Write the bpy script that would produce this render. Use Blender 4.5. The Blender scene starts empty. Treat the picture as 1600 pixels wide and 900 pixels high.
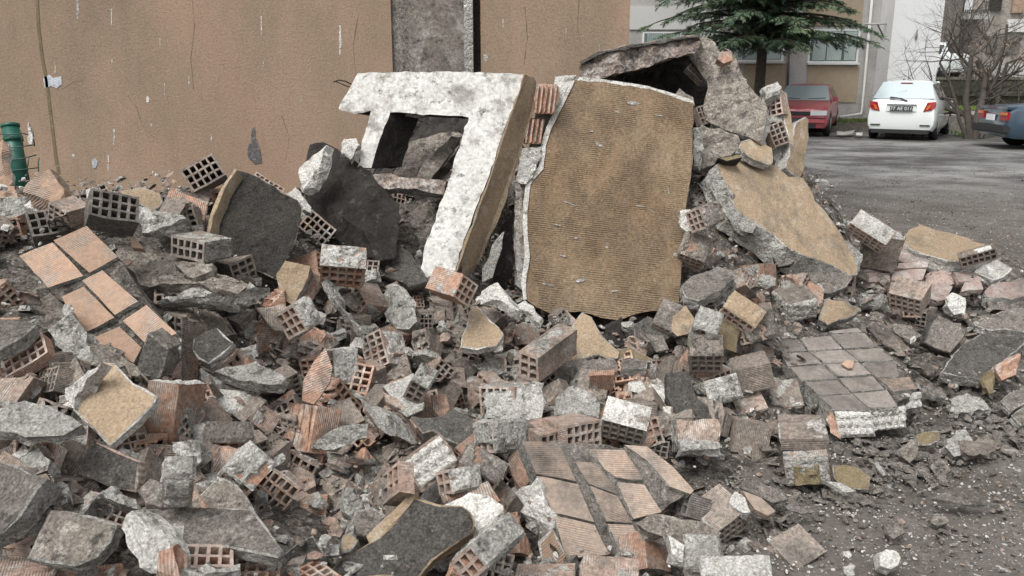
import bpy, bmesh, math, random, os
import numpy as np
from mathutils import Vector, Matrix, noise
R = math.radians
rnd = random.Random(7)
SC = bpy.context.scene
COL = SC.collection

# ---------------------------------------------------------------- camera, sky, sun, exposure
EYE, FPX = 1.75, 1300.0
PITCH = math.atan(330 / FPX)
cam = bpy.data.cameras.new('camera'); camo = bpy.data.objects.new('camera', cam); COL.objects.link(camo)
cam.sensor_width = 36; cam.lens = 36 * FPX / 1600; cam.clip_start = 0.05; cam.clip_end = 2000
camo.location = (0, 0, EYE); camo.rotation_euler = (math.pi / 2 - PITCH, 0, 0)
SC.camera = camo
w = bpy.data.worlds.new('World'); SC.world = w; w.use_nodes = True
nt = w.node_tree; bg = nt.nodes['Background']
sky = nt.nodes.new('ShaderNodeTexSky'); sky.sky_type = 'NISHITA'; sky.sun_disc = False
SUN_EL, SUN_AZ = R(58), R(215)
sky.sun_elevation = SUN_EL; sky.sun_rotation = SUN_AZ; sky.air_density = 1.0; sky.dust_density = 4.0
hs = nt.nodes.new('ShaderNodeHueSaturation'); hs.inputs['Saturation'].default_value = 0.10
nt.links.new(sky.outputs[0], hs.inputs['Color']); nt.links.new(hs.outputs[0], bg.inputs[0])
bg.inputs[1].default_value = 0.15
sl = bpy.data.lights.new('sun', 'SUN'); slo = bpy.data.objects.new('sun', sl); COL.objects.link(slo)
sl.energy = 1.4; sl.angle = R(28); sl.color = (1, .97, .93)
sd = Vector((math.sin(SUN_AZ) * math.cos(SUN_EL), math.cos(SUN_AZ) * math.cos(SUN_EL), math.sin(SUN_EL)))
slo.rotation_euler = sd.to_track_quat('Z', 'Y').to_euler(); slo.location = (0, 0, 20)
SC.view_settings.view_transform = 'Standard'; SC.view_settings.look = 'None'
SC.view_settings.gamma = 1; SC.view_settings.exposure = 0.50
SC.view_settings.use_curve_mapping = False

# ---------------------------------------------------------------- picture point -> place
CAM = Vector((0, 0, EYE))
FW = Vector((0, math.cos(PITCH), -math.sin(PITCH))); UP = Vector((0, math.sin(PITCH), math.cos(PITCH))); RT = Vector((1, 0, 0))
def ray(px, py): return FW + RT * ((px - 800) / FPX) - UP * ((py - 450) / FPX)
def P(px, py, z): return CAM + ray(px, py) * z
def atY(px, py, Y): r = ray(px, py); return CAM + r * (Y / r.y)
def gnd(px, py, h=0.0): r = ray(px, py); return CAM + r * ((h - EYE) / r.z)

ZC = [(0,300,3.9),(20,360,3.5),(80,345,3.55),(60,290,3.9),(180,325,3.6),(250,310,4.0),(300,270,4.3),(300,380,3.7),(100,400,3.2),
(60,440,3.0),(200,430,3.5),(390,340,4.2),(390,440,3.9),(200,520,2.95),(260,460,3.5),(300,530,3.3),(20,560,2.8),(130,640,2.6),
(50,690,2.4),(270,650,2.75),(370,620,3.1),(200,800,2.3),(30,780,2.15),(300,850,2.25),(50,890,2.05),(160,740,2.5),(290,730,2.6),
(350,770,2.6),(450,560,3.5),(410,520,3.6),(560,470,4.0),(500,360,4.4),(460,440,4.1),(520,270,5.0),(600,400,4.6),(700,460,4.35),
(600,550,4.0),(750,515,4.2),(650,660,3.5),(560,660,3.3),(560,750,3.05),(470,660,3.15),(470,720,3.0),(440,770,2.85),(650,840,2.6),
(700,720,3.1),(750,800,2.85),(800,600,3.95),(900,530,4.4),(900,680,3.6),(870,620,3.85),(980,600,4.05),(1020,650,3.85),(850,780,3.1),
(920,760,3.2),(1000,740,3.35),(900,880,2.65),(1000,890,2.7),(1060,840,2.85),(1100,700,3.65),(1165,690,3.7),(1120,800,3.0),(1060,500,4.6),
(1050,570,4.25),(1140,520,4.5),(1100,590,4.1),(1165,630,4.0),(1225,615,4.1),(1250,665,3.9),(1257,720,3.65),(1240,865,2.9),(1210,530,4.75),
(1350,520,4.95),(1300,590,4.4),(1400,600,4.45),(1340,660,4.1),(1240,470,4.9),(1310,487,5.0),(1410,480,5.2),(1440,430,5.6),(1345,365,6.4),
(1480,380,6.3),(1550,450,5.7),(1600,440,5.8),(1480,530,5.0),(1540,550,4.8),(1600,620,4.3),(1100,310,5.0),(1160,380,4.9),(1110,440,4.7),
(1175,435,4.85),(1220,330,5.2),(1300,400,5.3),(1280,430,5.2),(1210,200,5.7),(1240,230,5.6),(1110,230,5.3),(1000,80,5.5),(1150,140,5.6),
(950,130,5.2),(950,490,4.7),(700,115,5.0),(700,300,4.8),(690,430,4.5),(640,250,5.4),(430,650,3.2),(540,560,3.9),(700,620,3.85),(810,520,4.35)]
ZA = np.array(ZC, float)
def Z(px, py):
    d2 = (ZA[:, 0] - px) ** 2 + (ZA[:, 1] - py) ** 2
    for s in (48., 90., 200.):
        wt = np.exp(-d2 / (2 * s * s))
        if wt.sum() > 1.2 or s == 200.: break
    A = np.stack([np.ones(len(ZA)), (ZA[:, 0] - px) / 100, (ZA[:, 1] - py) / 100], 1)
    W = wt[:, None]
    M = A.T @ (A * W) + np.diag([1e-4, .25, .25]) * wt.sum()
    c = np.linalg.solve(M, A.T @ (ZA[:, 2] * wt))
    return float(c[0])

# ---------------------------------------------------------------- materials
MATS = {}
def _n(nt, t, **kw):
    n = nt.nodes.new(t)
    for k, v in kw.items():
        if isinstance(k, str) and hasattr(n, k): setattr(n, k, v)
    return n
def mat(name, c1, c2, c3=None, s1=6, s2=55, s3=9, t3=.6, spot=.35, bump=.35, bscale=None, bdist=.006, rough=.92, wave=None,
        wamp=.3, wstr=.35, spec=.15, c4=None, s4=3, t4=.58, soft=.08, vor=None, metal=0, stretch=None, mid=.0):
    m = bpy.data.materials.new(name); m.use_nodes = True; nt = m.node_tree; L = nt.links
    b = nt.nodes['Principled BSDF']; b.inputs['Roughness'].default_value = rough; b.inputs['Metallic'].default_value = metal
    b.inputs['Specular IOR Level'].default_value = spec
    tc = _n(nt, 'ShaderNodeTexCoord'); oi = _n(nt, 'ShaderNodeObjectInfo')
    mul = _n(nt, 'ShaderNodeVectorMath', operation='SCALE'); cb = _n(nt, 'ShaderNodeCombineXYZ')
    for i in range(3): L.new(oi.outputs['Random'], cb.inputs[i])
    L.new(cb.outputs[0], mul.inputs[0]); mul.inputs['Scale'].default_value = 37.0
    add = _n(nt, 'ShaderNodeVectorMath', operation='ADD'); L.new(tc.outputs['Object'], add.inputs[0]); L.new(mul.outputs[0], add.inputs[1])
    V = add.outputs[0]; VS = V
    if stretch:
        sv = _n(nt, 'ShaderNodeVectorMath', operation='MULTIPLY'); L.new(V, sv.inputs[0]); sv.inputs[1].default_value = stretch; VS = sv.outputs[0]
    def noi(sc, det=6, ro=.6):
        n = _n(nt, 'ShaderNodeTexNoise'); n.inputs['Scale'].default_value = sc; n.inputs['Detail'].default_value = det
        n.inputs['Roughness'].default_value = ro; L.new(VS if sc < 12 else V, n.inputs['Vector']); return n.outputs['Fac']
    def ramp(f, a, bb):
        r = _n(nt, 'ShaderNodeMapRange'); r.inputs[1].default_value = a; r.inputs[2].default_value = bb; L.new(f, r.inputs[0]); return r.outputs[0]
    def mix(f, a, bb, mode='MIX'):
        x = _n(nt, 'ShaderNodeMix', data_type='RGBA', blend_type=mode)
        if isinstance(f, (int, float)): x.inputs[0].default_value = f
        else: L.new(f, x.inputs[0])
        for idx, v in ((6, a), (7, bb)):
            if isinstance(v, tuple): x.inputs[idx].default_value = (*v, 1)
            else: L.new(v, x.inputs[idx])
        return x.outputs[2]
    c = mix(ramp(noi(s1), .35, .65), c1, c2)
    if c3: c = mix(ramp(noi(s3, 8, .7), t3 - soft, t3 + soft), c, c3)
    if c4: c = mix(ramp(noi(s4, 8, .72), t4 - soft, t4 + soft), c, c4)
    # whole-object brightness differs from piece to piece
    ob = _n(nt, 'ShaderNodeMapRange'); L.new(oi.outputs['Random'], ob.inputs[0]); ob.inputs[3].default_value = .78; ob.inputs[4].default_value = 1.2
    g = _n(nt, 'ShaderNodeCombineColor')
    for i in range(3): L.new(ob.outputs[0], g.inputs[i])
    c = mix(1.0, c, g.outputs[0], 'MULTIPLY')
    f = noi(s2, 10, .75)
    fr = _n(nt, 'ShaderNodeMapRange'); L.new(f, fr.inputs[0]); fr.inputs[1].default_value = .3; fr.inputs[2].default_value = .7
    fr.inputs[3].default_value = 1 - spot * 1.15; fr.inputs[4].default_value = 1 + spot
    g2 = _n(nt, 'ShaderNodeCombineColor')
    for i in range(3): L.new(fr.outputs[0], g2.inputs[i])
    c = mix(1.0, c, g2.outputs[0], 'MULTIPLY')
    if mid:
        mr = _n(nt, 'ShaderNodeMapRange'); L.new(noi(55, 8, .9), mr.inputs[0]); mr.inputs[1].default_value = .40; mr.inputs[2].default_value = .60
        mr.inputs[3].default_value = 1 - mid; mr.inputs[4].default_value = 1 + mid * .8; g4 = _n(nt, 'ShaderNodeCombineColor')
        for i in range(3): L.new(mr.outputs[0], g4.inputs[i])
        c = mix(1.0, c, g4.outputs[0], 'MULTIPLY')
    h = noi(bscale or s2, 10, .72)
    if vor:
        for vs_, vk in vor:
            vo = _n(nt, 'ShaderNodeTexVoronoi'); vo.inputs['Scale'].default_value = vs_
            dv = _n(nt, 'ShaderNodeVectorMath', operation='MULTIPLY_ADD'); nn = _n(nt, 'ShaderNodeTexNoise'); nn.inputs['Scale'].default_value = vs_ * .6
            L.new(V, nn.inputs['Vector']); L.new(nn.outputs['Color'], dv.inputs[0]); dv.inputs[1].default_value = (1.2 / vs_,) * 3; L.new(V, dv.inputs[2]); L.new(dv.outputs[0], vo.inputs['Vector'])
            vm = _n(nt, 'ShaderNodeMath', operation='MULTIPLY_ADD'); L.new(vo.outputs['Distance'], vm.inputs[0]); vm.inputs[1].default_value = -vk; L.new(h, vm.inputs[2]); h = vm.outputs[0]
    if wave:
        uv = _n(nt, 'ShaderNodeUVMap'); sp = _n(nt, 'ShaderNodeSeparateXYZ'); L.new(uv.outputs[0], sp.inputs[0])
        nd = _n(nt, 'ShaderNodeMath', operation='MULTIPLY_ADD'); L.new(noi(14, 3, .5), nd.inputs[0]); nd.inputs[1].default_value = wave[1] * wave[2] if len(wave) > 2 else wave[1] * .5
        L.new(sp.outputs[wave[0]], nd.inputs[2])
        k = _n(nt, 'ShaderNodeMath', operation='MULTIPLY'); L.new(nd.outputs[0], k.inputs[0]); k.inputs[1].default_value = 2 * math.pi / wave[1]
        si = _n(nt, 'ShaderNodeMath', operation='SINE'); L.new(k.outputs[0], si.inputs[0])
        # lines fade in and out over the face
        fd = ramp(noi(9, 3, .5), .38, .62)
        sm = _n(nt, 'ShaderNodeMath', operation='MULTIPLY'); L.new(si.outputs[0], sm.inputs[0]); L.new(fd, sm.inputs[1])
        wm = _n(nt, 'ShaderNodeMath', operation='MULTIPLY_ADD'); L.new(sm.outputs[0], wm.inputs[0]); wm.inputs[1].default_value = wstr; L.new(h, wm.inputs[2])
        h = wm.outputs[0]
        wc = _n(nt, 'ShaderNodeMapRange'); L.new(sm.outputs[0], wc.inputs[0]); wc.inputs[1].default_value = -1
        wc.inputs[3].default_value = 1 - wamp; wc.inputs[4].default_value = 1 + wamp * .5
        g3 = _n(nt, 'ShaderNodeCombineColor')
        for i in range(3): L.new(wc.outputs[0], g3.inputs[i])
        c = mix(1.0, c, g3.outputs[0], 'MULTIPLY')
    bp = _n(nt, 'ShaderNodeBump'); bp.inputs['Strength'].default_value = bump; bp.inputs['Distance'].default_value = bdist
    L.new(h, bp.inputs['Height']); L.new(bp.outputs[0], b.inputs['Normal'])
    L.new(c, b.inputs['Base Color']); MATS[name] = m
    return m
def plain(name, c, rough=.5, metal=0, spec=.5, coat=0, alpha=None, trans=0):
    m = bpy.data.materials.new(name); m.use_nodes = True; b = m.node_tree.nodes['Principled BSDF']
    b.inputs['Base Color'].default_value = (*c, 1); b.inputs['Roughness'].default_value = rough; b.inputs['Metallic'].default_value = metal
    b.inputs['Specular IOR Level'].default_value = spec; b.inputs['Coat Weight'].default_value = coat
    b.inputs['Transmission Weight'].default_value = trans
    MATS[name] = m; return m

mat('brick_orange', (.40,.235,.165), (.34,.235,.18), (.43,.38,.335), wave=(0,.009,.4), t3=.56, c4=(.15,.13,.115), t4=.62, spot=.38, wamp=.34, bump=.7, mid=.15)
mat('brick_pink', (.36,.26,.21), (.30,.245,.205), (.45,.41,.37), wave=(0,.009,.4), t3=.56, c4=(.14,.125,.11), t4=.59, spot=.4, wamp=.3, bump=.7, mid=.18)
mat('brick_grey', (.24,.20,.17), (.26,.23,.20), (.38,.32,.27), wave=(0,.009,.4), t3=.60, c4=(.12,.108,.096), t4=.57, spot=.42, wamp=.26, bump=.7, mid=.2)
mat('brick_soot', (.11,.10,.09), (.15,.135,.12), (.26,.235,.21), wave=(0,.009,.4), t3=.60, spot=.4, wamp=.2, bump=.6, mid=.2)
mat('render_tan', (.355,.27,.185), (.31,.24,.165), (.43,.38,.31), t3=.62, c4=(.17,.145,.115), t4=.61, spot=.42, s2=95, bump=.9, bdist=.006, mid=.1)
mat('render_olive', (.20,.16,.095), (.16,.13,.085), (.27,.23,.16), t3=.62, spot=.42, s2=95, bump=.9, bdist=.006)
mat('render_combed', (.235,.165,.103), (.18,.125,.08), (.29,.22,.15), s3=2.0, t3=.58, c4=(.13,.10,.07), s4=3.2, t4=.57, soft=.14, spot=.5, s2=75, bump=1, bdist=.005, wave=(1,.0135,.7), wamp=.42, wstr=.5, stretch=(1,1,.35), mid=.12)
mat('mortar', (.40,.39,.36), (.28,.268,.245), (.54,.525,.49), s1=9, t3=.56, c4=(.14,.13,.118), s4=19, t4=.59, spot=.5, bump=1, bdist=.016, s2=110, vor=((26,.7),(70,.4)), mid=.2, soft=.045, bscale=42)
mat('mortar_white', (.63,.615,.58), (.47,.455,.42), (.42,.32,.25), s1=10, s3=22, t3=.66, c4=(.25,.235,.21), s4=19, t4=.6, spot=.5, bump=1, bdist=.014, s2=110, vor=((26,.7),(70,.4)), mid=.12, soft=.045, bscale=42)
mat('concrete_white', (.60,.59,.56), (.48,.47,.44), (.28,.265,.24), s1=5, s3=7, t3=.555, c4=(.11,.102,.09), s4=17, t4=.615, spot=.35, bump=.8, bdist=.010, s2=45, soft=.06, mid=.1)
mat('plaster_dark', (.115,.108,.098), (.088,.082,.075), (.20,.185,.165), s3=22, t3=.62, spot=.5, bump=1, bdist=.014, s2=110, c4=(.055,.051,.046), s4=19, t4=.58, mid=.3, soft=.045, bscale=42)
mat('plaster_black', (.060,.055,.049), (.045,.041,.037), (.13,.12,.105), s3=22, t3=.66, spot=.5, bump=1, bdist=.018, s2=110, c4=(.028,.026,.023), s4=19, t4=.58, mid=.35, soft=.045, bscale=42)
mat('plaster_grey', (.22,.198,.175), (.165,.15,.134), (.33,.305,.275), s3=22, t3=.60, spot=.5, bump=1, bdist=.014, s2=110, c4=(.10,.092,.082), s4=19, t4=.57, mid=.3, soft=.045, bscale=42)
mat('plaster_rough', (.31,.275,.235), (.23,.205,.178), (.42,.385,.34), s1=9, s3=22, t3=.57, spot=.5, bump=1, bdist=.018, s2=110, c4=(.12,.108,.095), s4=19, t4=.58, vor=((30,.7),), mid=.25, soft=.045, bscale=42)
mat('soot_and_shade', (.030,.027,.025), (.050,.045,.041), (.12,.105,.095), s3=14, t3=.64, spot=.5, bump=1, bdist=.01)  # near-black, for smoke deposits and for shade painted into hollows
mat('debris', (.125,.110,.096), (.17,.152,.135), (.29,.27,.24), s1=9, s3=22, t3=.56, spot=.5, s2=110, bump=1, bdist=.03, c4=(.06,.053,.047), s4=19, t4=.54, vor=((30,.8),), mid=.3, soft=.045, bscale=42)
mat('soil', (.105,.090,.080), (.078,.068,.061), (.14,.13,.12), s1=2.5, s3=1.2, t3=.58, spot=.55, s2=38, bump=1, bdist=.015, c4=(.22,.21,.20), s4=60, t4=.72, soft=.02)
mat('brick_end', (.46,.355,.30), (.38,.30,.255), (.54,.50,.46), s3=14, t3=.58, c4=(.24,.205,.18), s4=9, t4=.6, spot=.35, bump=.6)
mat('brick_end_dusty', (.33,.275,.24), (.27,.235,.21), (.43,.39,.35), s3=14, t3=.58, c4=(.17,.15,.13), s4=9, t4=.6, spot=.35, bump=.6)
mat('brick_end_soot', (.20,.185,.17), (.15,.14,.13), (.30,.28,.26), s3=14, t3=.58, spot=.35, bump=.6)
mat('brick_crumbled', (.36,.29,.245), (.27,.22,.19), (.50,.46,.42), s1=7, s3=11, t3=.54, c4=(.10,.08,.07), s4=8, t4=.58, spot=.5, bump=1, bdist=.02, vor=((24,.8),), mid=.35)
# ---------------------------------------------------------------- object helpers
def link(name, me, mats, parent=None):
    o = bpy.data.objects.new(name, me); COL.objects.link(o)
    for m in (mats if isinstance(mats, (list, tuple)) else [mats]): me.materials.append(MATS[m] if isinstance(m, str) else m)
    if parent: o.parent = parent
    return o
def tag(o, label=None, cat=None, group=None, kind=None):
    if label: o['label'] = label
    if cat: o['category'] = cat
    if group: o['group'] = group
    if kind: o['kind'] = kind
    return o
def empty(name, loc=(0, 0, 0), rz=0):
    o = bpy.data.objects.new(name, None); COL.objects.link(o); o.location = loc; o.rotation_euler = (0, 0, rz); o.empty_display_size = .1
    return o
def mesh_from(bm, name='m', smooth=False):
    me = bpy.data.meshes.new(name); bm.normal_update(); bm.to_mesh(me); bm.free()
    if smooth: me.polygons.foreach_set('use_smooth', [True] * len(me.polygons))
    return me
def nz(v, s, seed=0.): return noise.noise(Vector(v) * s + Vector((seed, seed * 1.7, seed * .3)))

# ---------------------------------------------------------------- hollow brick (5 x 3 cells), holes along local z
PU, PV, WL = .0360, .0420, .0108
def brick_dims(nu, nv, L): return (nu * PU + WL, nv * PV + WL, L)
def brick_bm(nu, nv, L, blocked=()):
    a, b, _ = brick_dims(nu, nv, L)
    bm = bmesh.new(); uvl = bm.loops.layers.uv.new('UVMap')
    xs, ys = [0], [0]
    for i in range(nu): xs += [WL + i * PU, (i + 1) * PU]
    for j in range(nv): ys += [WL + j * PV, (j + 1) * PV]
    xs.append(a); ys.append(b)
    xs = [x - a / 2 for x in xs]; ys = [y - b / 2 for y in ys]
    V = {}
    def v(i, j, k):
        if (i, j, k) not in V: V[(i, j, k)] = bm.verts.new((xs[i], ys[j], (k - .5) * L))
        return V[(i, j, k)]
    def f(vs, ax, mi=0):
        q = bm.faces.new(vs); q.material_index = mi
        for l in q.loops: l[uvl].uv = (l.vert.co[ax] if ax is not None else 0.0022, l.vert.co.z)
    nx, ny = len(xs), len(ys)
    for i in range(nx - 1):
        for j in range(ny - 1):
            if i % 2 == 1 and j % 2 == 1:
                f([v(i, j, 0), v(i, j, 1), v(i + 1, j, 1), v(i + 1, j, 0)], None); f([v(i + 1, j + 1, 0), v(i + 1, j + 1, 1), v(i, j + 1, 1), v(i, j + 1, 0)], None)
                f([v(i, j + 1, 0), v(i, j + 1, 1), v(i, j, 1), v(i, j, 0)], None); f([v(i + 1, j, 0), v(i + 1, j, 1), v(i + 1, j + 1, 1), v(i + 1, j + 1, 0)], None)
            else:
                f([v(i, j, 0), v(i, j + 1, 0), v(i + 1, j + 1, 0), v(i + 1, j, 0)], None, 1); f([v(i, j, 1), v(i + 1, j, 1), v(i + 1, j + 1, 1), v(i, j + 1, 1)], None, 1)
    for i in range(nx - 1):
        f([v(i, 0, 0), v(i + 1, 0, 0), v(i + 1, 0, 1), v(i, 0, 1)], 0); f([v(i, ny - 1, 0), v(i, ny - 1, 1), v(i + 1, ny - 1, 1), v(i + 1, ny - 1, 0)], 0)
    for j in range(ny - 1):
        f([v(0, j, 0), v(0, j, 1), v(0, j + 1, 1), v(0, j + 1, 0)], 1); f([v(nx - 1, j, 0), v(nx - 1, j + 1, 0), v(nx - 1, j + 1, 1), v(nx - 1, j, 1)], 1)
    return bm
def cut(bm, co, no, r, amp=.008):
    geom = bm.verts[:] + bm.edges[:] + bm.faces[:]
    res = bmesh.ops.bisect_plane(bm, geom=geom, plane_co=co, plane_no=no, clear_outer=True, dist=1e-5)
    ed = [e for e in res['geom_cut'] if isinstance(e, bmesh.types.BMEdge)]
    vs = [x for x in res['geom_cut'] if isinstance(x, bmesh.types.BMVert)]
    if ed:
        bmesh.ops.triangle_fill(bm, edges=ed, use_beauty=True, normal=no)
        n = Vector(no).normalized(); s = r.random() * 50
        for x in vs: x.co += n * (amp * (2.2 * nz(x.co, 22, s) - .5 + r.uniform(-.5, .3)))
_bcache = {}
def brick_mesh(nu=5, nv=3, L=.185, brk=0, side=None):
    key = (nu, nv, round(L, 3), brk, side)
    if key in _bcache: return _bcache[key]
    bm = brick_bm(nu, nv, L); a, b, _ = brick_dims(nu, nv, L)
    r = random.Random(brk * 31 + 5 + nu)
    if brk:
        sx, sy, sz = (r.choice((-1, 1)) for _ in range(3))
        if side: sx, sy, sz = side
        for q in range(2):
            n = Vector((sx * r.uniform(.1, 1), sy * r.uniform(.1, 1), sz * r.uniform(.2, 1))).normalized()
            corner = Vector((sx * a / 2, sy * b / 2, sz * L / 2))
            co = corner * r.uniform(.30, .62)
            cut(bm, co, n, r, .010)
            sy = -sy if r.random() < .5 else sy
    for x in bm.verts: x.co += Vector((nz(x.co, 14, brk + 3), nz(x.co, 14, brk + 9), nz(x.co, 14, brk + 15))) * .0035
    me = mesh_from(bm); _bcache[key] = me
    return me
def open_mesh(nu, nv, L, ax, sign, depth, seed):
    """brick with one outer skin knocked off so that the channels lie open"""
    bm = brick_bm(nu, nv, L); r = random.Random(seed); d = brick_dims(nu, nv, L)
    n = [r.uniform(-.12, .12), r.uniform(-.12, .12), r.uniform(-.25, .25)]; n[ax] = sign
    co = [0, 0, 0]; co[ax] = sign * (d[ax] / 2 - depth)
    cut(bm, Vector(co), Vector(n).normalized(), r, .009)
    n2 = Vector((r.uniform(-.5, .5), r.uniform(-.5, .5), r.choice((-1, 1)))).normalized()
    cut(bm, n2 * (L * .36), n2, r, .014)
    return mesh_from(bm)

def solve3(A, B, C, la, lb, prefer='u'):
    """pose of a rectangle la x lb from three picture corners (weak perspective). returns unit vectors a, b, n(outward) and scale"""
    m1 = np.array([(B[0] - A[0]) / la, -(B[1] - A[1]) / la]); m2 = np.array([(C[0] - A[0]) / lb, -(C[1] - A[1]) / lb])
    p, q, dt = m1 @ m1, m2 @ m2, m1 @ m2
    s2 = ((p + q) + math.sqrt(max((p - q) ** 2 + 4 * dt * dt, 0))) / 2 * 1.0001
    s = math.sqrt(s2); c1 = math.sqrt(max(0, 1 - p / s2)); c2 = math.sqrt(max(0, 1 - q / s2))
    if dt > 0: c2 = -c2
    best = None
    for sg in (1, -1):
        a = Vector((m1[0] / s, m1[1] / s, -sg * c1)); b = Vector((m2[0] / s, m2[1] / s, -sg * c2))   # x right, y up, z toward viewer
        a.normalize(); b = (b - a * a.dot(b)).normalized(); n = a.cross(b)
        if n.z < 0: n = -n
        sc = {'u': n.y, 'd': -n.y, 'l': -n.x, 'r': n.x}[prefer]
        if best is None or sc > best[0]: best = (sc, a, b, n)
    return best[1], best[2], best[3], s
def solve4(A, B, C, D, la, lb, ld):
    M = np.array([[(q[0] - A[0]) / l for q, l in ((B, la), (C, lb), (D, ld))], [-(q[1] - A[1]) / l for q, l in ((B, la), (C, lb), (D, ld))]])
    U, S, Vt = np.linalg.svd(M, full_matrices=False); R12 = U @ Vt; s = float(S.mean())
    r3 = np.cross(R12[0], R12[1])
    if r3[2] > 0: r3 = -r3                       # body edge must run away from the viewer
    Rm = np.stack([R12[0], R12[1], r3])
    a, b, d = (Vector(Rm[:, i]).normalized() for i in range(3))
    return a, b, -d, s
def view2world(v, px, py):
    f = ray(px, py).normalized(); r = (RT - f * f.dot(RT)).normalized(); u = r.cross(f).normalized()
    return r * v.x + u * v.y - f * v.z

def patch(parent, O, e1, e2, n, rng=(0, 1, 0, 1), t=.014, style='lump', mt='mortar', seed=0, thr=-.12, name='mortar', W=None):
    W = W if W is not None else parent.matrix_world
    l1, l2 = e1.length, e2.length; N1 = max(6, int((rng[1] - rng[0]) * l1 / .009)); N2 = max(6, int((rng[3] - rng[2]) * l2 / .009))
    N1, N2 = min(N1, 34), min(N2, 34)
    bm = bmesh.new(); inv = W.inverted(); g = []; hs = []
    sd = seed * 3.13 + 1
    for i in range(N1 + 1):
        row = []; hr = []
        for j in range(N2 + 1):
            u = rng[0] + (rng[1] - rng[0]) * i / N1; v = rng[2] + (rng[3] - rng[2]) * j / N2
            p = O + e1 * u + e2 * v
            q = Vector((u * l1, v * l2, 0))
            m = .9 * nz(q, 16, sd) + .6 * nz(q, 38, sd + 4)
            eu = min(i, N1 - i) / N1; ev = min(j, N2 - j) / N2; e = min(1, min(eu, ev) * 9 + .15)
            inside = 1 if (m - thr) > 0 else 0
            h = t * (.45 + .5 * max(0, m + .3)) * e
            if style == 'stud':
                cu = ((u * l1 / PU) % 1) - .5; cv = ((v * l2 / PV) % 1) - .5
                h = t * .5 * e + .015 * max(0, 1 - 6.5 * (cu * cu + cv * cv)) ** .5 * (.8 + .5 * nz(q, 30, sd))
            h += .003 * nz(q, 120, sd)
            row.append(bm.verts.new(inv @ (p + n * (h - .002 if inside else -.003)))); hr.append(inside)
        g.append(row); hs.append(hr)
    for i in range(N1):
        for j in range(N2):
            if hs[i][j] + hs[i + 1][j] + hs[i][j + 1] + hs[i + 1][j + 1] >= 1:
                bm.faces.new([g[i][j], g[i + 1][j], g[i + 1][j + 1], g[i][j + 1]])
    for v in [v for v in bm.verts if not v.link_faces]: bm.verts.remove(v)
    if not bm.faces: bm.free(); return None
    # keep only the largest joined patch
    best = []
    bm.faces.index_update(); left = set(bm.faces)
    while left:
        st = [left.pop()]; comp = []
        while st:
            f = st.pop(); comp.append(f)
            for v in f.verts:
                for g_ in v.link_faces:
                    if g_ in left: left.discard(g_); st.append(g_)
        if len(comp) > len(best): best = comp
    bs = set(best); bmesh.ops.delete(bm, geom=[f for f in bm.faces if f not in bs], context='FACES')
    o = link(name, mesh_from(bm), mt, parent); o['_'] = 0; del o['_']
    return o

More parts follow.
